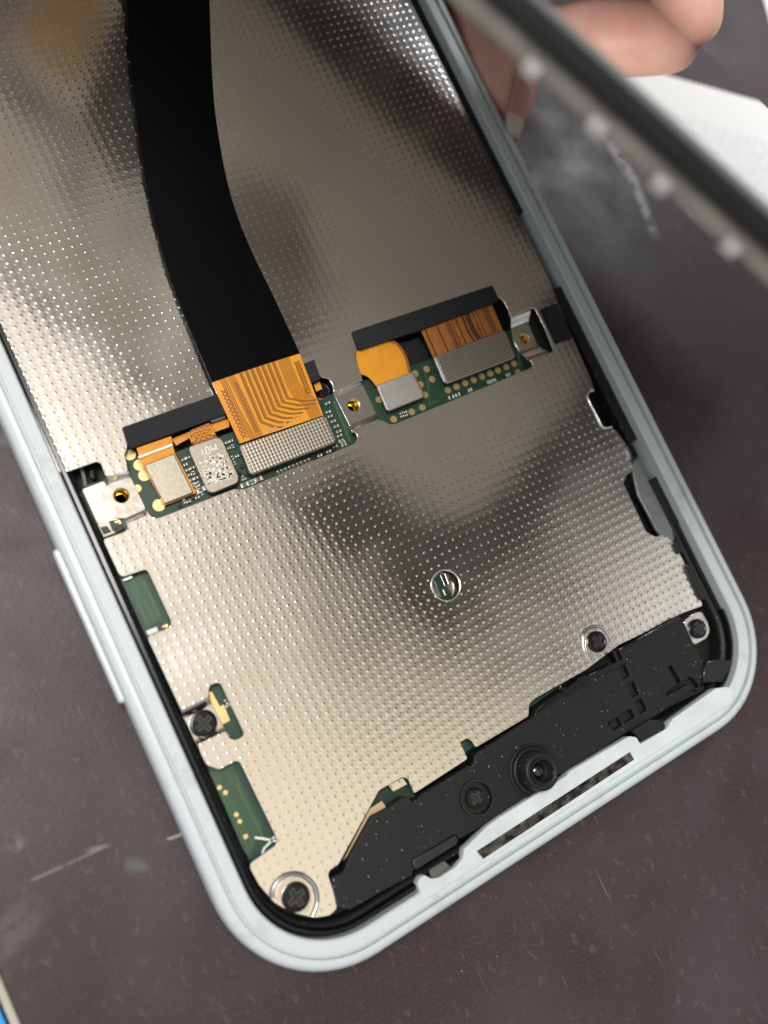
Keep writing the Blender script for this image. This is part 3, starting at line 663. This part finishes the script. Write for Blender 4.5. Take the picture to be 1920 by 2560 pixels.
# connector M01
fc2 = flex('flex_cable', rowsof((A(655, 535, .60), A(765, 490, .60)), (A(645, 560, .59), A(785, 520, .59)), (A(665, 622, .57), A(812, 575, .57)), (A(690, 700, .56), A(835, 650, .56))), .012, M_KAPB, ph)
hb = []
for k in range(5):
    u = k / 4
    a = lerp(A(640, 548, .60), A(770, 508, .60), u); b = lerp(A(665, 620, .575), A(800, 572, .575), min(1, u + .5)); hb.append(line2('t', [a, lerp(a, b, 1)], .015, .0, .004, M_KAP))
    b = lerp(A(665, 620, .575), A(800, 572, .575), max(0, u - .5)); hb.append(line2('t', [a, b], .015, .0, .004, M_KAP))
o = join('hatch_pattern', hb, fc2); o.data.transform(Matrix.Translation((0, 0, .601)))
m01 = plate('connector_plate', S2(A, .60, (642, 632), (812, 572), (845, 590), (943, 812), (935, 846), (790, 906), (757, 898), (652, 670)), .545, .60, M_TIN, fc2, .06)
plate('connector_base', S2(A, .55, (650, 640), (820, 585), (945, 830), (935, 860), (790, 918), (760, 905)), .47, .545, M_BLKIC, fc2, .05)
# the laser marks: code pattern and the characters M01 (upside down)
M_ETCH = mat('laser_etch', (.86, .82, .70), .6)
mk = []
def strk(cs, w=.014):
    mk.append(line2('t', [lerp(lerp(A(800, 616, .60), A(700, 655, .60), 1 - u), lerp(A(812, 655, .60), A(712, 692, .60), 1 - u), v) for u, v in cs], w, .6005, .002, M_ETCH))
def glyph(u0, segs, w=.26):
    for s in segs: strk([(u0 + x * w, y) for x, y in s])
glyph(.72, [((0, 1), (0, 0)), ((1, 1), (1, 0)), ((0, 1), (.5, .35)), ((.5, .35), (1, 1))], .28)
glyph(.40, [((0, 0), (1, 0)), ((1, 0), (1, 1)), ((1, 1), (0, 1)), ((0, 1), (0, 0))], .2)
glyph(.12, [((.5, 0), (.5, 1)), ((.5, 1), (1, .8))], .16)
_etch = mk
# plain flecked marking in place of the code square
mk = []
q = S2(A, .60, (700, 700), (850, 668), (912, 806), (765, 862))
for k in range(120):
    u, v = random.random(), random.random(); c = Q4(q, u, v)
    mk.append(box('t', c, random.choice((.02, .035, .05)), random.choice((.018, .03)), .6005, .6025, M_ETCH, rot=-.02))
m01.parent = None; m01 = join('connector_plate', [m01] + _etch + mk, fc2)

# main connector under the ribbon cable
zr = .66
rib = None
qd = [A(782, 252, .70), A(1302, 80, .70), A(1442, 446, .665), A(948, 612, .665)]
body = S2(HH, 0, (830, 1493),)
Lp = [(520, -60), (525, 0), (545, 300), (575, 560), (610, 780), (675, 1050), (740, 1250), (832, 1490)]
Rp = [(868, -60), (869, 0), (880, 300), (900, 520), (952, 790), (1030, 1010), (1135, 1230), (1240, 1462)]
zz = [.92, .86, .79, .75, .72, .70, .695, .70]
def catm(w, n=8):
    out = []
    for i in range(len(w) - 1):
        p0, p1, p2, p3 = w[max(i - 1, 0)], w[i], w[i + 1], w[min(i + 2, len(w) - 1)]
        for s in range(n):
            t = s / n; out.append(.5 * ((2 * p1) + (p2 - p0) * t + (2 * p0 - 5 * p1 + 4 * p2 - p3) * t * t + (3 * p1 - p0 - 3 * p2 + p3) * t ** 3))
    out.append(w[-1]); return out
lw = [HH(x, y, z) for (x, y), z in zip(Lp, zz)]; rw = [HH(x, y, z) for (x, y), z in zip(Rp, zz)]
lw[-1] = A(781, 252, .70) ; rw[-1] = A(1303, 79, .70)
lw.insert(0, lw[0] + (lw[0] - lw[2]) * 1.5 + Vector((0, 0, .5))); rw.insert(0, rw[0] + (rw[0] - rw[2]) * 1.5 + Vector((0, 0, .5)))
lc, rc = catm(lw), catm(rw)
def arch(a, b, n=12, h=.03): return [lerp(a, b, k / n) + Vector((0, 0, h * math.sin(math.pi * k / n))) for k in range(n + 1)]
rib = ribbon('ribbon_cable', [arch(a, b) for a, b in zip(lc, rc)], .02, M_RIB, ph)
endr = [[Q4(qd, k / 12, v) + Vector((0, 0, (.028 * math.sin(math.pi * k / 12)) * (1 - v) - .004)) for k in range(13)] for v in (-.02, .2, .4, .6, .8, 1)]
rend = ribbon('contact_section', endr, .014, M_KAP, rib)
def UV(u, v): p = Q4(qd, u, v); p = p + Vector((0, 0, (.028 * math.sin(math.pi * max(0, min(1, u)))) * (1 - v))); return p
tr = []
def trace(pts, w):
    path = [UV(u, v) for u, v in pts]
    tr.append(sweep('t', path, [(-w / 2, 0), (w / 2, 0), (w / 2, .003), (-w / 2, .003)], M_KAPD, smooth=False))
for k in range(4): trace([(.09 + .018 * k, 0), (.09 + .018 * k, .5), (.075 + .018 * k + .05, 1)], .012)
for k in range(5): trace([(.17 + .016 * k, 0), (.19 + .016 * k, .5), (.20 + .016 * k, 1)], .010)
# hatched fields
for (u0, u1, v0, v1) in ((.045, .105, .16, .95), (.205, .245, .12, .92), (.90, .965, .10, .62)):
    n = 12
    for k in range(n):
        a, b = lerp(v0, v1, k / n), lerp(v0, v1, (k + 1) / n)
        trace([(u0, a), (u1, b)], .015); trace([(u1, a), (u0, b)], .015)
# wide doubled lines that turn towards the right lower side
for k in range(7):
    u0 = .30 + k * .062; vv = .80 - k * .035
    for s in (0, .012, .026):
        trace([(u0 + s, 0), (u0 + s, vv), (u0 + s + .10 + .012 * k, min(.98, vv + .12)), (u0 + s + .19 + .03 * k, min(1, vv + .17))], .0125 if s else .017)
for k in range(9):
    u0 = .735 + k * .016; vv = .60 - k * .012
    trace([(u0, 0), (u0, vv * .75), (u0 + .02, vv), (min(.985, u0 + .10), vv + .18), (min(.99, u0 + .11), 1)], .009)
join('trace_pattern', tr, rend)
for k in range(7):
    pd = UV(.12 + .06 * k + .25, .96 - .012 * k); poly('via_pad', circ(pd, .018, 10), pd.z + .002, pd.z + .006, M_GOLD, rend)
kp = S2(A, .68, (948, 620), (1442, 446), (1462, 452), (1520, 585), (1512, 606), (1030, 792), (1008, 786), (952, 640))
plate('connector_base', S2(A, .6, (950, 640), (1440, 455), (1520, 600), (1512, 618), (1035, 802), (1008, 796)), .47, .60, M_BLKIC, rib, .02)
plate('stiffener_edge', kp, .605, .655, M_TIN, rib, .035)
plate('knurled_plate', [lerp(ctr(kp), p, .955) for p in kp], .656, .668, M_KN, rib, .03, .004)

# slot 2 left connector
fx = S2(B, .59, (238, 500), (440, 437), (490, 455), (545, 520), (575, 640), (600, 700), (370, 740), (335, 690), (300, 660), (258, 650), (228, 530))
f3 = poly('flex_cable', rnd([Vector(p[:2]) for p in fx], .08), .565, .580, M_KAP, ph)
sw = sweep('copper_edge', arc_path(B, [(440, 442), (485, 455), (530, 510), (556, 575), (570, 640)], .58), [(-.02, .5815), (.02, .5815), (.02, .584), (-.02, .584)], M_KAPD, f3, smooth=False)
plate('connector_plate', S2(B, .62, (362, 722), (590, 637), (662, 785), (655, 800), (440, 886), (425, 875)), .58, .62, M_TING, f3, .03)
plate('connector_base', S2(B, .5, (355, 735), (590, 650), (665, 800), (440, 895)), .465, .565, M_KAPD, f3, .03)
# slot 2 right connector
qd2 = [B(645, 372, .60), B(1103, 222, .60), B(1168, 378, .60), B(722, 545, .60)]
f4 = ribbon('flex_cable', [[Q4(qd2, k / 6, v) for k in range(7)] for v in (-.15, .3, .7, 1.1)], .013, M_KAPB, ph)
tr = []
for u, w in ((.05, .02), (.21, .02), (.33, .012), (.36, .02), (.40, .012), (.47, .02), (.56, .035), (.61, .03), (.645, .04), (.71, .014), (.76, .012), (.86, .014), (.89, .014), (.915, .014)):
    p = [Q4(qd2, u, v) for v in (-.1, .3, .65)] + [Q4(qd2, u + (.03 if .5 < u < .7 else 0), 1.0)]
    tr.append(sweep('t', p, [(-w / 2, .001), (w / 2, .001), (w / 2, .004), (-w / 2, .004)], M_KAPBD, smooth=False))
join('trace_pattern', tr, f4)
plate('connector_base', S2(B, .5, (722, 550), (1160, 390), (1240, 560), (800, 728)), .465, .59, M_BLKIC, f4, .03)
kp = S2(B, .62, (722, 545), (1165, 375), (1180, 385), (1242, 535), (1232, 552), (815, 712), (790, 705))
plate('stiffener_edge', kp, .60, .635, M_TING, f4, .03)
plate('knurled_plate', [lerp(ctr(kp), p, .96) for p in kp], .636, .646, M_KN2, f4, .03, .004)

# ---- black foam strips at the heads of the two slots
zf = .63
poly('foam_strip', S2(A, zf, (250, 520), (800, 328), (1338, 138), (1385, 120), (1425, 232), (1400, 245), (850, 448), (292, 648)), ZP + .002, zf + .03, M_FOAM, ph, bev=.01)
poly('foam_strip', S2(B, zf, (208, 382), (1095, 88), (1140, 178), (1110, 200), (650, 370), (250, 500)), ZP + .002, zf + .03, M_FOAM, ph, bev=.01)
poly('foam_strip', S2(G, zf, (368, 288), (450, 258), (552, 462), (455, 490)), ZP + .002, zf + .02, M_FOAM, ph, bev=.01)
poly('rubber_and_shade_block', S2(B, .48, (1335, 245), (1375, 245), (1478, 490), (1440, 510), (1330, 330)), .462, .475, M_DARK, ph)  # dark patch over the board, stands in for the unlit void beside the tab
# amber tail tucked below foam 1, black bumper right of ribbon
poly('flex_tail', S2(A, .5, (540, 588), (640, 545), (880, 465), (885, 515), (790, 548), (650, 580), (570, 625)), .49, .50, M_KAP, ph)
poly('flex_tail', S2(A, .54, (1385, 262), (1420, 245), (1435, 290), (1400, 305)), .53, .54, M_KAP, ph)
line2('flex_tail_edge', S2(A, .51, (775, 480), (860, 450)), .05, .503, .004, M_WHITE, ph)
poly('rubber_and_shade_block', S2(A, .5, (1410, 250), (1490, 250), (1500, 310), (1425, 345)), .40, .50, M_BLKG, ph, bev=.02, r=.03)
poly('rubber_and_shade_block', S2(B, .5, (590, 420), (640, 395), (720, 540), (590, 590), (500, 440)), .35, .42, M_DARK, ph, bev=.01)

# ---- bits in the gap on the left and right
lathe('contact_pin', I(650, 1375, .5), [(.10, .3), (.10, .5), (.07, .53), (.02, .53)], M_CHIP, ph, n=20)
poly('pin_arm', S2(I, .5, (640, 1350), (705, 1340), (715, 1375), (650, 1400)), .44, .50, M_CHIP, ph, bev=.01)
poly('gap_block', S2(I, .45, (620, 1400), (720, 1390), (735, 1460), (650, 1470)), .38, .46, M_BLKG, ph, bev=.02, r=.03)
for f, x, y in ((I, 860, 1870), (Cc, 615, 1405)):
    a = f(x, y, .5); o = empty('t'); bpy.data.objects.remove(o)
    tube('spring_contact', [Vector((a.x - .06, a.y + .12, .47)), Vector((a.x, a.y + .03, .51)), Vector((a.x + .02, a.y - .04, .51)), Vector((a.x + .03, a.y - .14, .47))], .035, M_CHIP, ph)
line2('gap_wire', S2(I, .45, (690, 1080), (710, 1150), (728, 1240)), .04, .40, .04, M_CERA, ph)
poly('gap_block', S2(I, .45, (745, 1110), (800, 1090), (820, 1180), (770, 1190)), .38, .46, M_BLKG, ph, bev=.02)
poly('antenna_strip', S2(G, .6, (915, 1185), (945, 1170), (1020, 1330), (1150, 1590), (1165, 1660), (1095, 1650), (1050, 1590), (1010, 1510), (945, 1390), (915, 1260)), .50, .56, noise_mat('grey_metal', (.32, .35, .34), (.26, .28, .28), 9, (.35, .45), .7), ph, bev=.012)
for pts in (((868, 1090), (905, 1085), (945, 1160), (905, 1190)), ((1145, 1665), (1180, 1662), (1210, 1710), (1195, 1740), (1180, 1735)), ((1215, 1800), (1245, 1795), (1330, 1975), (1345, 2012), (1315, 2014))):
    poly('rubber_bumper', S2(G, .66, *pts), .58, .655, M_BLKG, ph, bev=.015, r=.04)

# ---- screws
def screw(c, r, z, rot=.5, ring=False):
    h = lathe('screw', c, [(r * .9, z - .06), (r, z - .03), (r, z + .022), (r * .95, z + .036), (r * .80, z + .040), (r * .74, z + .034), (.001, z + .036)], M_SCREW, ph, n=36)
    h.data.set_sharp_from_angle(angle=rad(12))
    pts = []
    w, l = r * .17, r * .62
    base = [(l, w), (w, w), (w, l), (-w, l), (-w, w), (-l, w), (-l, -w), (-w, -w), (-w, -l), (w, -l), (w, -w), (l, -w)]
    ca, sa = math.cos(rot), math.sin(rot)
    p = [Vector((c[0] + x * ca - y * sa, c[1] + x * sa + y * ca)) for x, y in base]
    poly('cross_recess', p, z + .0365, z + .0385, M_DARK, h)
    lr = [Vector((q_.x, q_.y, z + .040)) for q_ in p]
    tube('recess_rim_glint', [Vector((v.x, v.y, v.z)) for v in lr], r * .028, M_SRIM, h, closed=True, n=6)  # bright outline painted in as glints
    return h
screw(Cc(990, 1822, .5), .170, .51, .35)
screw(D(450, 930, .62), .175, .60, .2)
screw(E(795, 312, .62), .155, .60, .5)
screw(E(1310, 245, .6), .15, .56, .1)
# washer plate for the right corner screw
poly('screw_tab', S2(K, .55, (560, 795), (680, 700), (795, 665), (880, 810), (905, 920), (870, 1010), (720, 1095), (690, 1080)), .52, .55, M_SM, ph, r=.04, bev=.006)

# ---- black plastic module at the bottom (with camera)
ZM_ = .665
br = []
bo = S2(D, ZM_, (900, 452), (985, 408), (1085, 335), (1120, 340), (1145, 370), (1200, 318), (1475, 152), (1500, 150), (1510, 95)) + \
     S2(E, ZM_, (180, 880), (470, 695), (500, 640), (730, 492), (750, 482), (930, 400), (905, 352), (1000, 300), (1200, 188), (1222, 195), (1290, 340), (1360, 470), (1345, 500), (1310, 545), (1268, 562), (1090, 688), (955, 765), (640, 972), (600, 985), (330, 1168), (210, 1250), (100, 1325)) + \
     S2(D, ZM_, (1540, 520), (1415, 590), (1395, 558), (1140, 712), (1145, 800), (960, 900), (775, 1005), (705, 1000), (665, 815), (735, 780), (768, 690))
sq = []
for cx, cy, ww, hh_ in ((932, 462, 40, 70), (977, 553, 42, 70), (1017, 638, 42, 68), (950, 688, 62, 48), (888, 728, 58, 48)):
    ux, uy = .88, -.47; vx, vy = .43, .9
    if cy > 660 and cx < 1000: pass
    a, b = ww / 2, hh_ / 2
    pts = [(cx + sx * a * ux + sy * b * vx, cy + sx * a * uy + sy * b * vy) for sx, sy in ((-1, -1), (1, -1), (1, 1), (-1, 1))]
    sq.append(rnd(S2(E, ZM_, *pts), .02))
sq.append(rnd(S2(E, ZM_, (1152, 440), (1172, 430), (1222, 515), (1200, 528)), .015))
sq.append(rnd(S2(E, ZM_, (1140, 572), (1245, 508), (1262, 490), (1285, 500), (1320, 548), (1300, 556), (1262, 525), (1146, 588)), .01))
cs3 = E(185, 1103, ZM_); sq.append(circ(cs3, .215, 32))
mod = poly('camera_module', rnd(bo, .03), .40, ZM_, M_BLK, ph, holes=sq, bev=.012)
poly('module_floor', S2(E, .55, (850, 420), (1330, 400), (1330, 560), (860, 780)), .42, .56, M_DARK, mod)
poly('module_floor', circ(cs3, .25, 24), .42, .60, M_BLK, mod)
lathe('screw_ring', cs3, [(.20, .58), (.215, .67), (.235, .685), (.25, .68), (.255, .66), (.30, .66)], M_BLKG, mod, n=40) if False else sweep('screw_ring', [Vector((*p, 0)) for p in circ(cs3, .225, 40)], [(-.02, .655), (-.015, .69), (.015, .69), (.02, .655)], M_BLKG, mod, closed=True)
screw(cs3, .135, .61, .6)
# raised lid edges
for pts in (((1205, 182), (1226, 200), (1000, 312), (925, 360), (905, 350), (1000, 300)), ((470, 692), (735, 486), (760, 520), (620, 590), (500, 660)), ((750, 482), (925, 400), (915, 440), (800, 490))):
    poly('raised_edge', S2(E, .7, *pts), ZM_, .70, M_BLKG, mod, bev=.012)
for a, b in (((610, 545), (660, 575)), ((700, 500), (745, 530)), ((880, 360), (900, 410))):
    line2('rib_detail', S2(E, .71, a, b), .05, .68, .03, M_BLKG, mod)
poly('cover_flap', S2(D, .68, (1142, 712), (1392, 562), (1412, 592), (1400, 620), (1180, 760), (1150, 770)), .60, .685, mat('dark_grey_film', (.016, .017, .022), .35), mod, bev=.01)
line2('module_seam', S2(D, ZM_, (690, 828), (740, 940), (772, 1002)), .022, ZM_ - .001, .005, M_DARK, mod)
poly('corner_block', S2(E, .7, (1335, 440), (1345, 412), (1395, 400), (1480, 405), (1470, 440), (1430, 515), (1330, 520)), .45, .70, M_BLKG, ph, bev=.02)
poly('latch', S2(E, .72, (960, 765), (1060, 705), (1110, 708), (1138, 735), (1130, 760), (1015, 815), (1000, 800), (985, 780)), .62, .75, M_BLK, mod, bev=.02, r=.03)
lcx = E(470, 965, .66)
lens = lathe('front_camera', lcx, [(.36, .60), (.36, .69), (.33, .70), (.325, .68), (.27, .68), (.265, .72), (.255, .90), (.24, .93), (.215, .94), (.16, .93), (.155, .88), (.13, .86), (.12, .80), (.001, .80)], M_BLK, mod, n=56)
lathe('lens_glass', lcx, [(.11, .805), (.09, .83), (.05, .845), (.001, .85)], mat('coated_glass', (.003, .004, .010), .03, 0, 1.0), lens, n=32)
sweep('lens_ring', [Vector((*p, 0)) for p in circ(lcx, .165, 40)], [(-.012, .925), (-.006, .945), (.012, .945), (.016, .925)], M_BLKG, lens, closed=True)
# peeled amber strip & green corner near the module
poly('board_corner', S2(D, .45, (920, 320), (1000, 265), (1120, 240), (1150, 330), (1000, 420), (940, 400)), .47, .48, M_PCBD, ph)
poly('copper_tape', S2(D, .5, (880, 405), (950, 360), (975, 395), (965, 410), (890, 450), (740, 690), (720, 715)), .55, .556, noise_mat('tan_tape', (.55, .40, .25), (.5, .36, .22), 9, (.5, .6)), ph)
poly('small_tab', S2(D, .58, (1002, 268), (1085, 225), (1110, 262), (1030, 305)), .555, .565, M_DIM, ph)
# pale ledge of the frame along the bottom, speaker grille
ZL = .768
lg = S2(D, ZL, (1170, 850), (1190, 812), (1215, 800), (1250, 822), (1300, 815), (1395, 755), (1440, 700), (1448, 645)) + S2(E, ZL, (240, 1245), (300, 1200), (640, 990), (660, 965), (960, 790), (995, 795), (1015, 830), (1150, 750), (1170, 712), (1395, 548), (1450, 540)) + [Vector((8.75, -3.52)), Vector((8.60, -3.68)), Vector((3.1, -3.68))]
gq = S2(E, ZL, (188, 1372), (962, 870), (985, 908), (218, 1412))
poly('frame_ledge', rnd(lg, .02), .60, ZL, M_FRW, ph, bev=.010, holes=[[Vector(p[:2]) for p in gq]])
gr = poly('speaker_grille', [lerp(ctr(gq), p, .995) for p in gq], .66, ZL - .006, M_MESH, ph)
poly('clear_clip', S2(D, .76, (1240, 770), (1330, 715), (1365, 750), (1280, 815), (1250, 812)), .70, .765, mat('smoky_plastic', (.10, .10, .10), .15), ph, bev=.01, r=.03)
line2('ledge_step', S2(E, .78, (1175, 715), (1395, 560)), .05, ZL - .002, .014, M_FRW, ph)

# ---------------------------------------------------------------- lifted panel, standing on its long edge right of the phone
zl = 2.5
a0 = F(1130, 0, zl); a1 = F(1659, 490, zl); dd = (a1 - a0).normalized()
r0 = P(1347, 0, 7.0); nn = dd.cross(r0 - a0).normalized()
if nn.z < 0: nn = -nn
uu = nn.cross(dd).normalized()
if uu.z < 0: uu = -uu
Wd = (r0 - a0).dot(uu)
# local frame: X along dd (towards the viewer's right), Y up the panel, Z normal
pan = empty('lifted_panel'); tag(pan, 'glossy black phone panel lifted off and tilted on its long edge, mirroring fingers and paper', 'phone panel')
pan.matrix_world = Matrix(((dd.x, uu.x, nn.x, a0.x), (dd.y, uu.y, nn.y, a0.y), (dd.z, uu.z, nn.z, a0.z), (0, 0, 0, 1)))
M_GLASS = mat('glossy_black_glass', (.004, .004, .005), .015, 0, .5, Coat_Weight=1, Coat_Roughness=.01); M_GLASS.node_tree.nodes['Principled BSDF'].inputs['IOR'].default_value = 1.6
def lpoly(name, pts, z0, z1, m, bev=0, r=0): return poly(name, [Vector(p) for p in pts], z0, z1, m, pan, bev=bev, r=r)
X0, X1 = -14, 5
lpoly('glass', [(X0, .0), (X1, .0), (X1, Wd - .20), (X0, Wd - .20)], -.06, 0, M_GLASS)
M_KHK = noise_mat('khaki_backing_film', (.92, .87, .77), (.80, .74, .65), .35, (.45, .55), .2, detail=2, stretch=(.5, 1.4, 1))
lpoly('backing_film', [(X0 - 5, .15), (X1 - .05, .15), (X1 - .05, Wd - .25), (X0 - 5, Wd - .25)], -.085, -.062, M_KHK)
def under(name, pts, m, r=.1): return lpoly(name, pts, -.11, -.087, m, .005, r)  # patches added on the unseen underside, shaped for the tones the shield mirrors
under('black_foam', [(-14, .2), (4.9, .2), (4.9, 1.3), (-2.5, 1.4), (-14, .8)], noise_mat('soft_grey_mirror_tone', (.09, .08, .078), (.15, .135, .125), 1.2, (.7, .8)))  # dark band added for the dark tone mirrored in the shield
M_DF = noise_mat('dark_mirror_patch', (.15, .14, .133), (.20, .188, .175), 1)
under('dark_mirror_patch', [(.9, 8.1), (.9, 6.9), (3.4, 6.6), (3.8, 6), (3.8, 3), (3.4, 2.4), (2, 2.3), (2, 1.5), (4.9, 1.4), (4.9, 8.1)], M_DF, .2)
under('dark_mirror_patch', [(-4.2, 4.0), (-3, 3.5), (-1.2, 4.7), (-1.0, 6.0), (-2.4, 6.1), (-4.1, 5.1)], noise_mat('grey_mirror_tone', (.36, .33, .30), (.42, .38, .34), 2), .2)
under('black_mirror_patch', [(-7.6, 2.4), (-6.2, 2.6), (-5.2, 4.6), (-5.6, 5.5), (-6.9, 5.0), (-7.4, 3.9)], mat('charcoal_mirror_tone', (.035, .033, .034), .5))
under('white_mirror_patch', [(-5.6, 5.15), (-4.55, 5.0), (-4.45, 6.2), (-5.4, 6.35)], mat('white_mirror_tone', (.9, .9, .9), .5), .03)
under('silver_mirror_patch', [(-4.0, 6.0), (-3.2, 5.9), (-2.6, 8.0), (-3.2, 8.1)], M_CHIP)
under('amber_mirror_patch', [(-8.8, 3.1), (-7.7, 3.0), (-7.4, 4.6), (-8.8, 4.7)], mat('amber_mirror_tone', (.75, .45, .18), .4))
under('mauve_mirror_patch', [(-14, 3.4), (-8.9, 3.4), (-8.9, 4.9), (-7.0, 5.2), (-6.2, 5.9), (-5.8, 6.7), (-7.2, 5.7), (-14, 5.3)], noise_mat('mauve_mirror_patch', (.42, .36, .42), (.34, .3, .33), 1))
# rounded rim of the panel along the upper long edge
sweep('rim', [Vector((X0, Wd, 0)), Vector((X1, Wd, 0))], [(-.02, -.03), (.05, -.05), (.10, -.12), (.10, -.22), (-.10, -.24), (-.10, -.07)], mat('dark_grey_rim', (.010, .010, .010), .6, 0, .12), pan)
sweep('glass_edge', [Vector((X0, Wd, 0)), Vector((X1, Wd, 0))], [(-.20, .001), (-.10, -.008), (-.02, -.03), (-.02, -.06), (-.20, -.06)], mat('edge_reflection_grey', (.11, .125, .12), .3), pan)  # pale base colour paints the light reflected by the curved edge
sweep('inner_flange', [Vector((X0, Wd - .03, 0)), Vector((X1, Wd - .03, 0))], [(.02, -.21), (.075, -.21), (.085, -.40), (.06, -.42), (.02, -.42)], noise_mat('translucent_beige_adhesive', (.15, .135, .12), (.11, .10, .09), 3, (.5, .6)), pan)
for px, py in ((680, 200), (965, 465), (1255, 730), (1560, 1030)):
    w = pan.matrix_world.inverted() @ F(px, py, 6.7)
    # march to where it meets the flange
    best = min(((pan.matrix_world.inverted() @ F(px, py, z / 50)) for z in range(290, 360)), key=lambda v: abs(v.y - (Wd - .01)))
    x = best.x
    sweep('adhesive_dot', [Vector((x - .07 - .03 * ((px * 7) % 5) / 5, Wd - .01, 0)), Vector((x + .08 + .02 * ((px * 3) % 4) / 4, Wd - .01, 0))], [(.04, -.32), (.10, -.33), (.13, -.38), (.12, -.45), (.04, -.46)], bpy.data.materials.get('white_adhesive') or mat('white_adhesive', (.27, .26, .25), .5), pan)

# ---------------------------------------------------------------- person: the fingers that hold phone and panel
def skin_body(name, chains, links):
    vs = []; rs = []; ed = []
    for ch in chains:
        b = len(vs)
        for (x, y, z, r) in ch: vs.append((x, y, z)); rs.append(r)
        ed += [(b + i, b + i + 1) for i in range(len(ch) - 1)]
    starts = [0]
    for ch in chains[:-1]: starts.append(starts[-1] + len(ch))
    for i, j in links: ed.append((starts[i[0]] + i[1], starts[j[0]] + j[1]))
    me = bpy.data.meshes.new(name); me.from_pydata(vs, ed, [])
    o = bpy.data.objects.new(name, me); COL.objects.link(o)
    o.modifiers.new('s', 'SKIN')
    for i, r in enumerate(rs):
        v = me.skin_vertices[0].data[i]; v.radius = r if isinstance(r, tuple) else (r, r); v.use_root = (i == 0)
    s = o.modifiers.new('u', 'SUBSURF'); s.levels = 3; s.render_levels = 3
    bpy.context.view_layer.update()
    dg = bpy.context.evaluated_depsgraph_get()
    m2 = bpy.data.meshes.new_from_object(o.evaluated_get(dg)); bpy.data.objects.remove(o)
    m2.materials.clear()
    return link(name, m2, M_SKIN, None, True)
palm = [(16.5, 18.5, 4.0, 2.3), (15.4, 15.4, 3.6, 1.9)]
def V4(x, y, z, r): p = P(x, y, z); return (p.x, p.y, p.z, r)
idx = [(13.0, 12.6, 1.4, .95), (11.6, 10.4, .95, .85), V4(1240, -30, .75, .86), V4(1252, 90, .66, .80), V4(1262, 190, .58, .70), V4(1272, 265, .52, .48), V4(1285, 315, .47, .22)]
thb = [(15.5, 12.0, 4.4, 1.1), (13.9, 9.3, 3.6, .80), V4(1700, -150, 3.2, .64), V4(1706, -30, 2.95, .60), V4(1720, 62, 2.7, .56), V4(1738, 124, 2.5, .38)]
person = skin_body('person', [palm, idx, thb], [((0, 1), (1, 0)), ((0, 1), (2, 0))])
tag(person, "a person's fingers gripping the right side of the phone and the lifted panel's lower edge", 'person')
def nail(c, ax, nrm, ln, wd, m, tipm):
    ax = Vector(ax).normalized(); nrm = Vector(nrm); nrm = (nrm - ax * nrm.dot(ax)).normalized(); sd = ax.cross(nrm)
    bm = bmesh.new(); rows = []
    nU, nV = 14, 8
    for i in range(nU + 1):
        u = i / nU * 2 - 1; hw = wd / 2 * (1 - max(0, abs(u) - .55) ** 2 * 2.2)
        rows.append([bm.verts.new(Vector(c) + ax * u * ln / 2 + sd * (hw * (2 * j / nV - 1)) + nrm * (-.45 * hw * (2 * j / nV - 1) ** 2 - .05 * u * u)) for j in range(nV + 1)])
    for i in range(nU):
        for j in range(nV):
            f = bm.faces.new((rows[i][j], rows[i][j + 1], rows[i + 1][j + 1], rows[i + 1][j])); f.material_index = 1 if i >= nU - 3 else 0
    bmesh.ops.solidify(bm, geom=bm.faces[:], thickness=.03)
    bmesh.ops.recalc_face_normals(bm, faces=bm.faces)
    me = bpy.data.meshes.new('fingernail'); bm.to_mesh(me); bm.free(); me.materials.append(m); me.materials.append(tipm)
    return link('fingernail', me, m, person, True)
nail(P(1322, 232, .93), P(1298, 340, .62) - P(1342, 128, .98), (.62, -.22, .74), 1.6, .66, M_NAIL, M_NAILT)
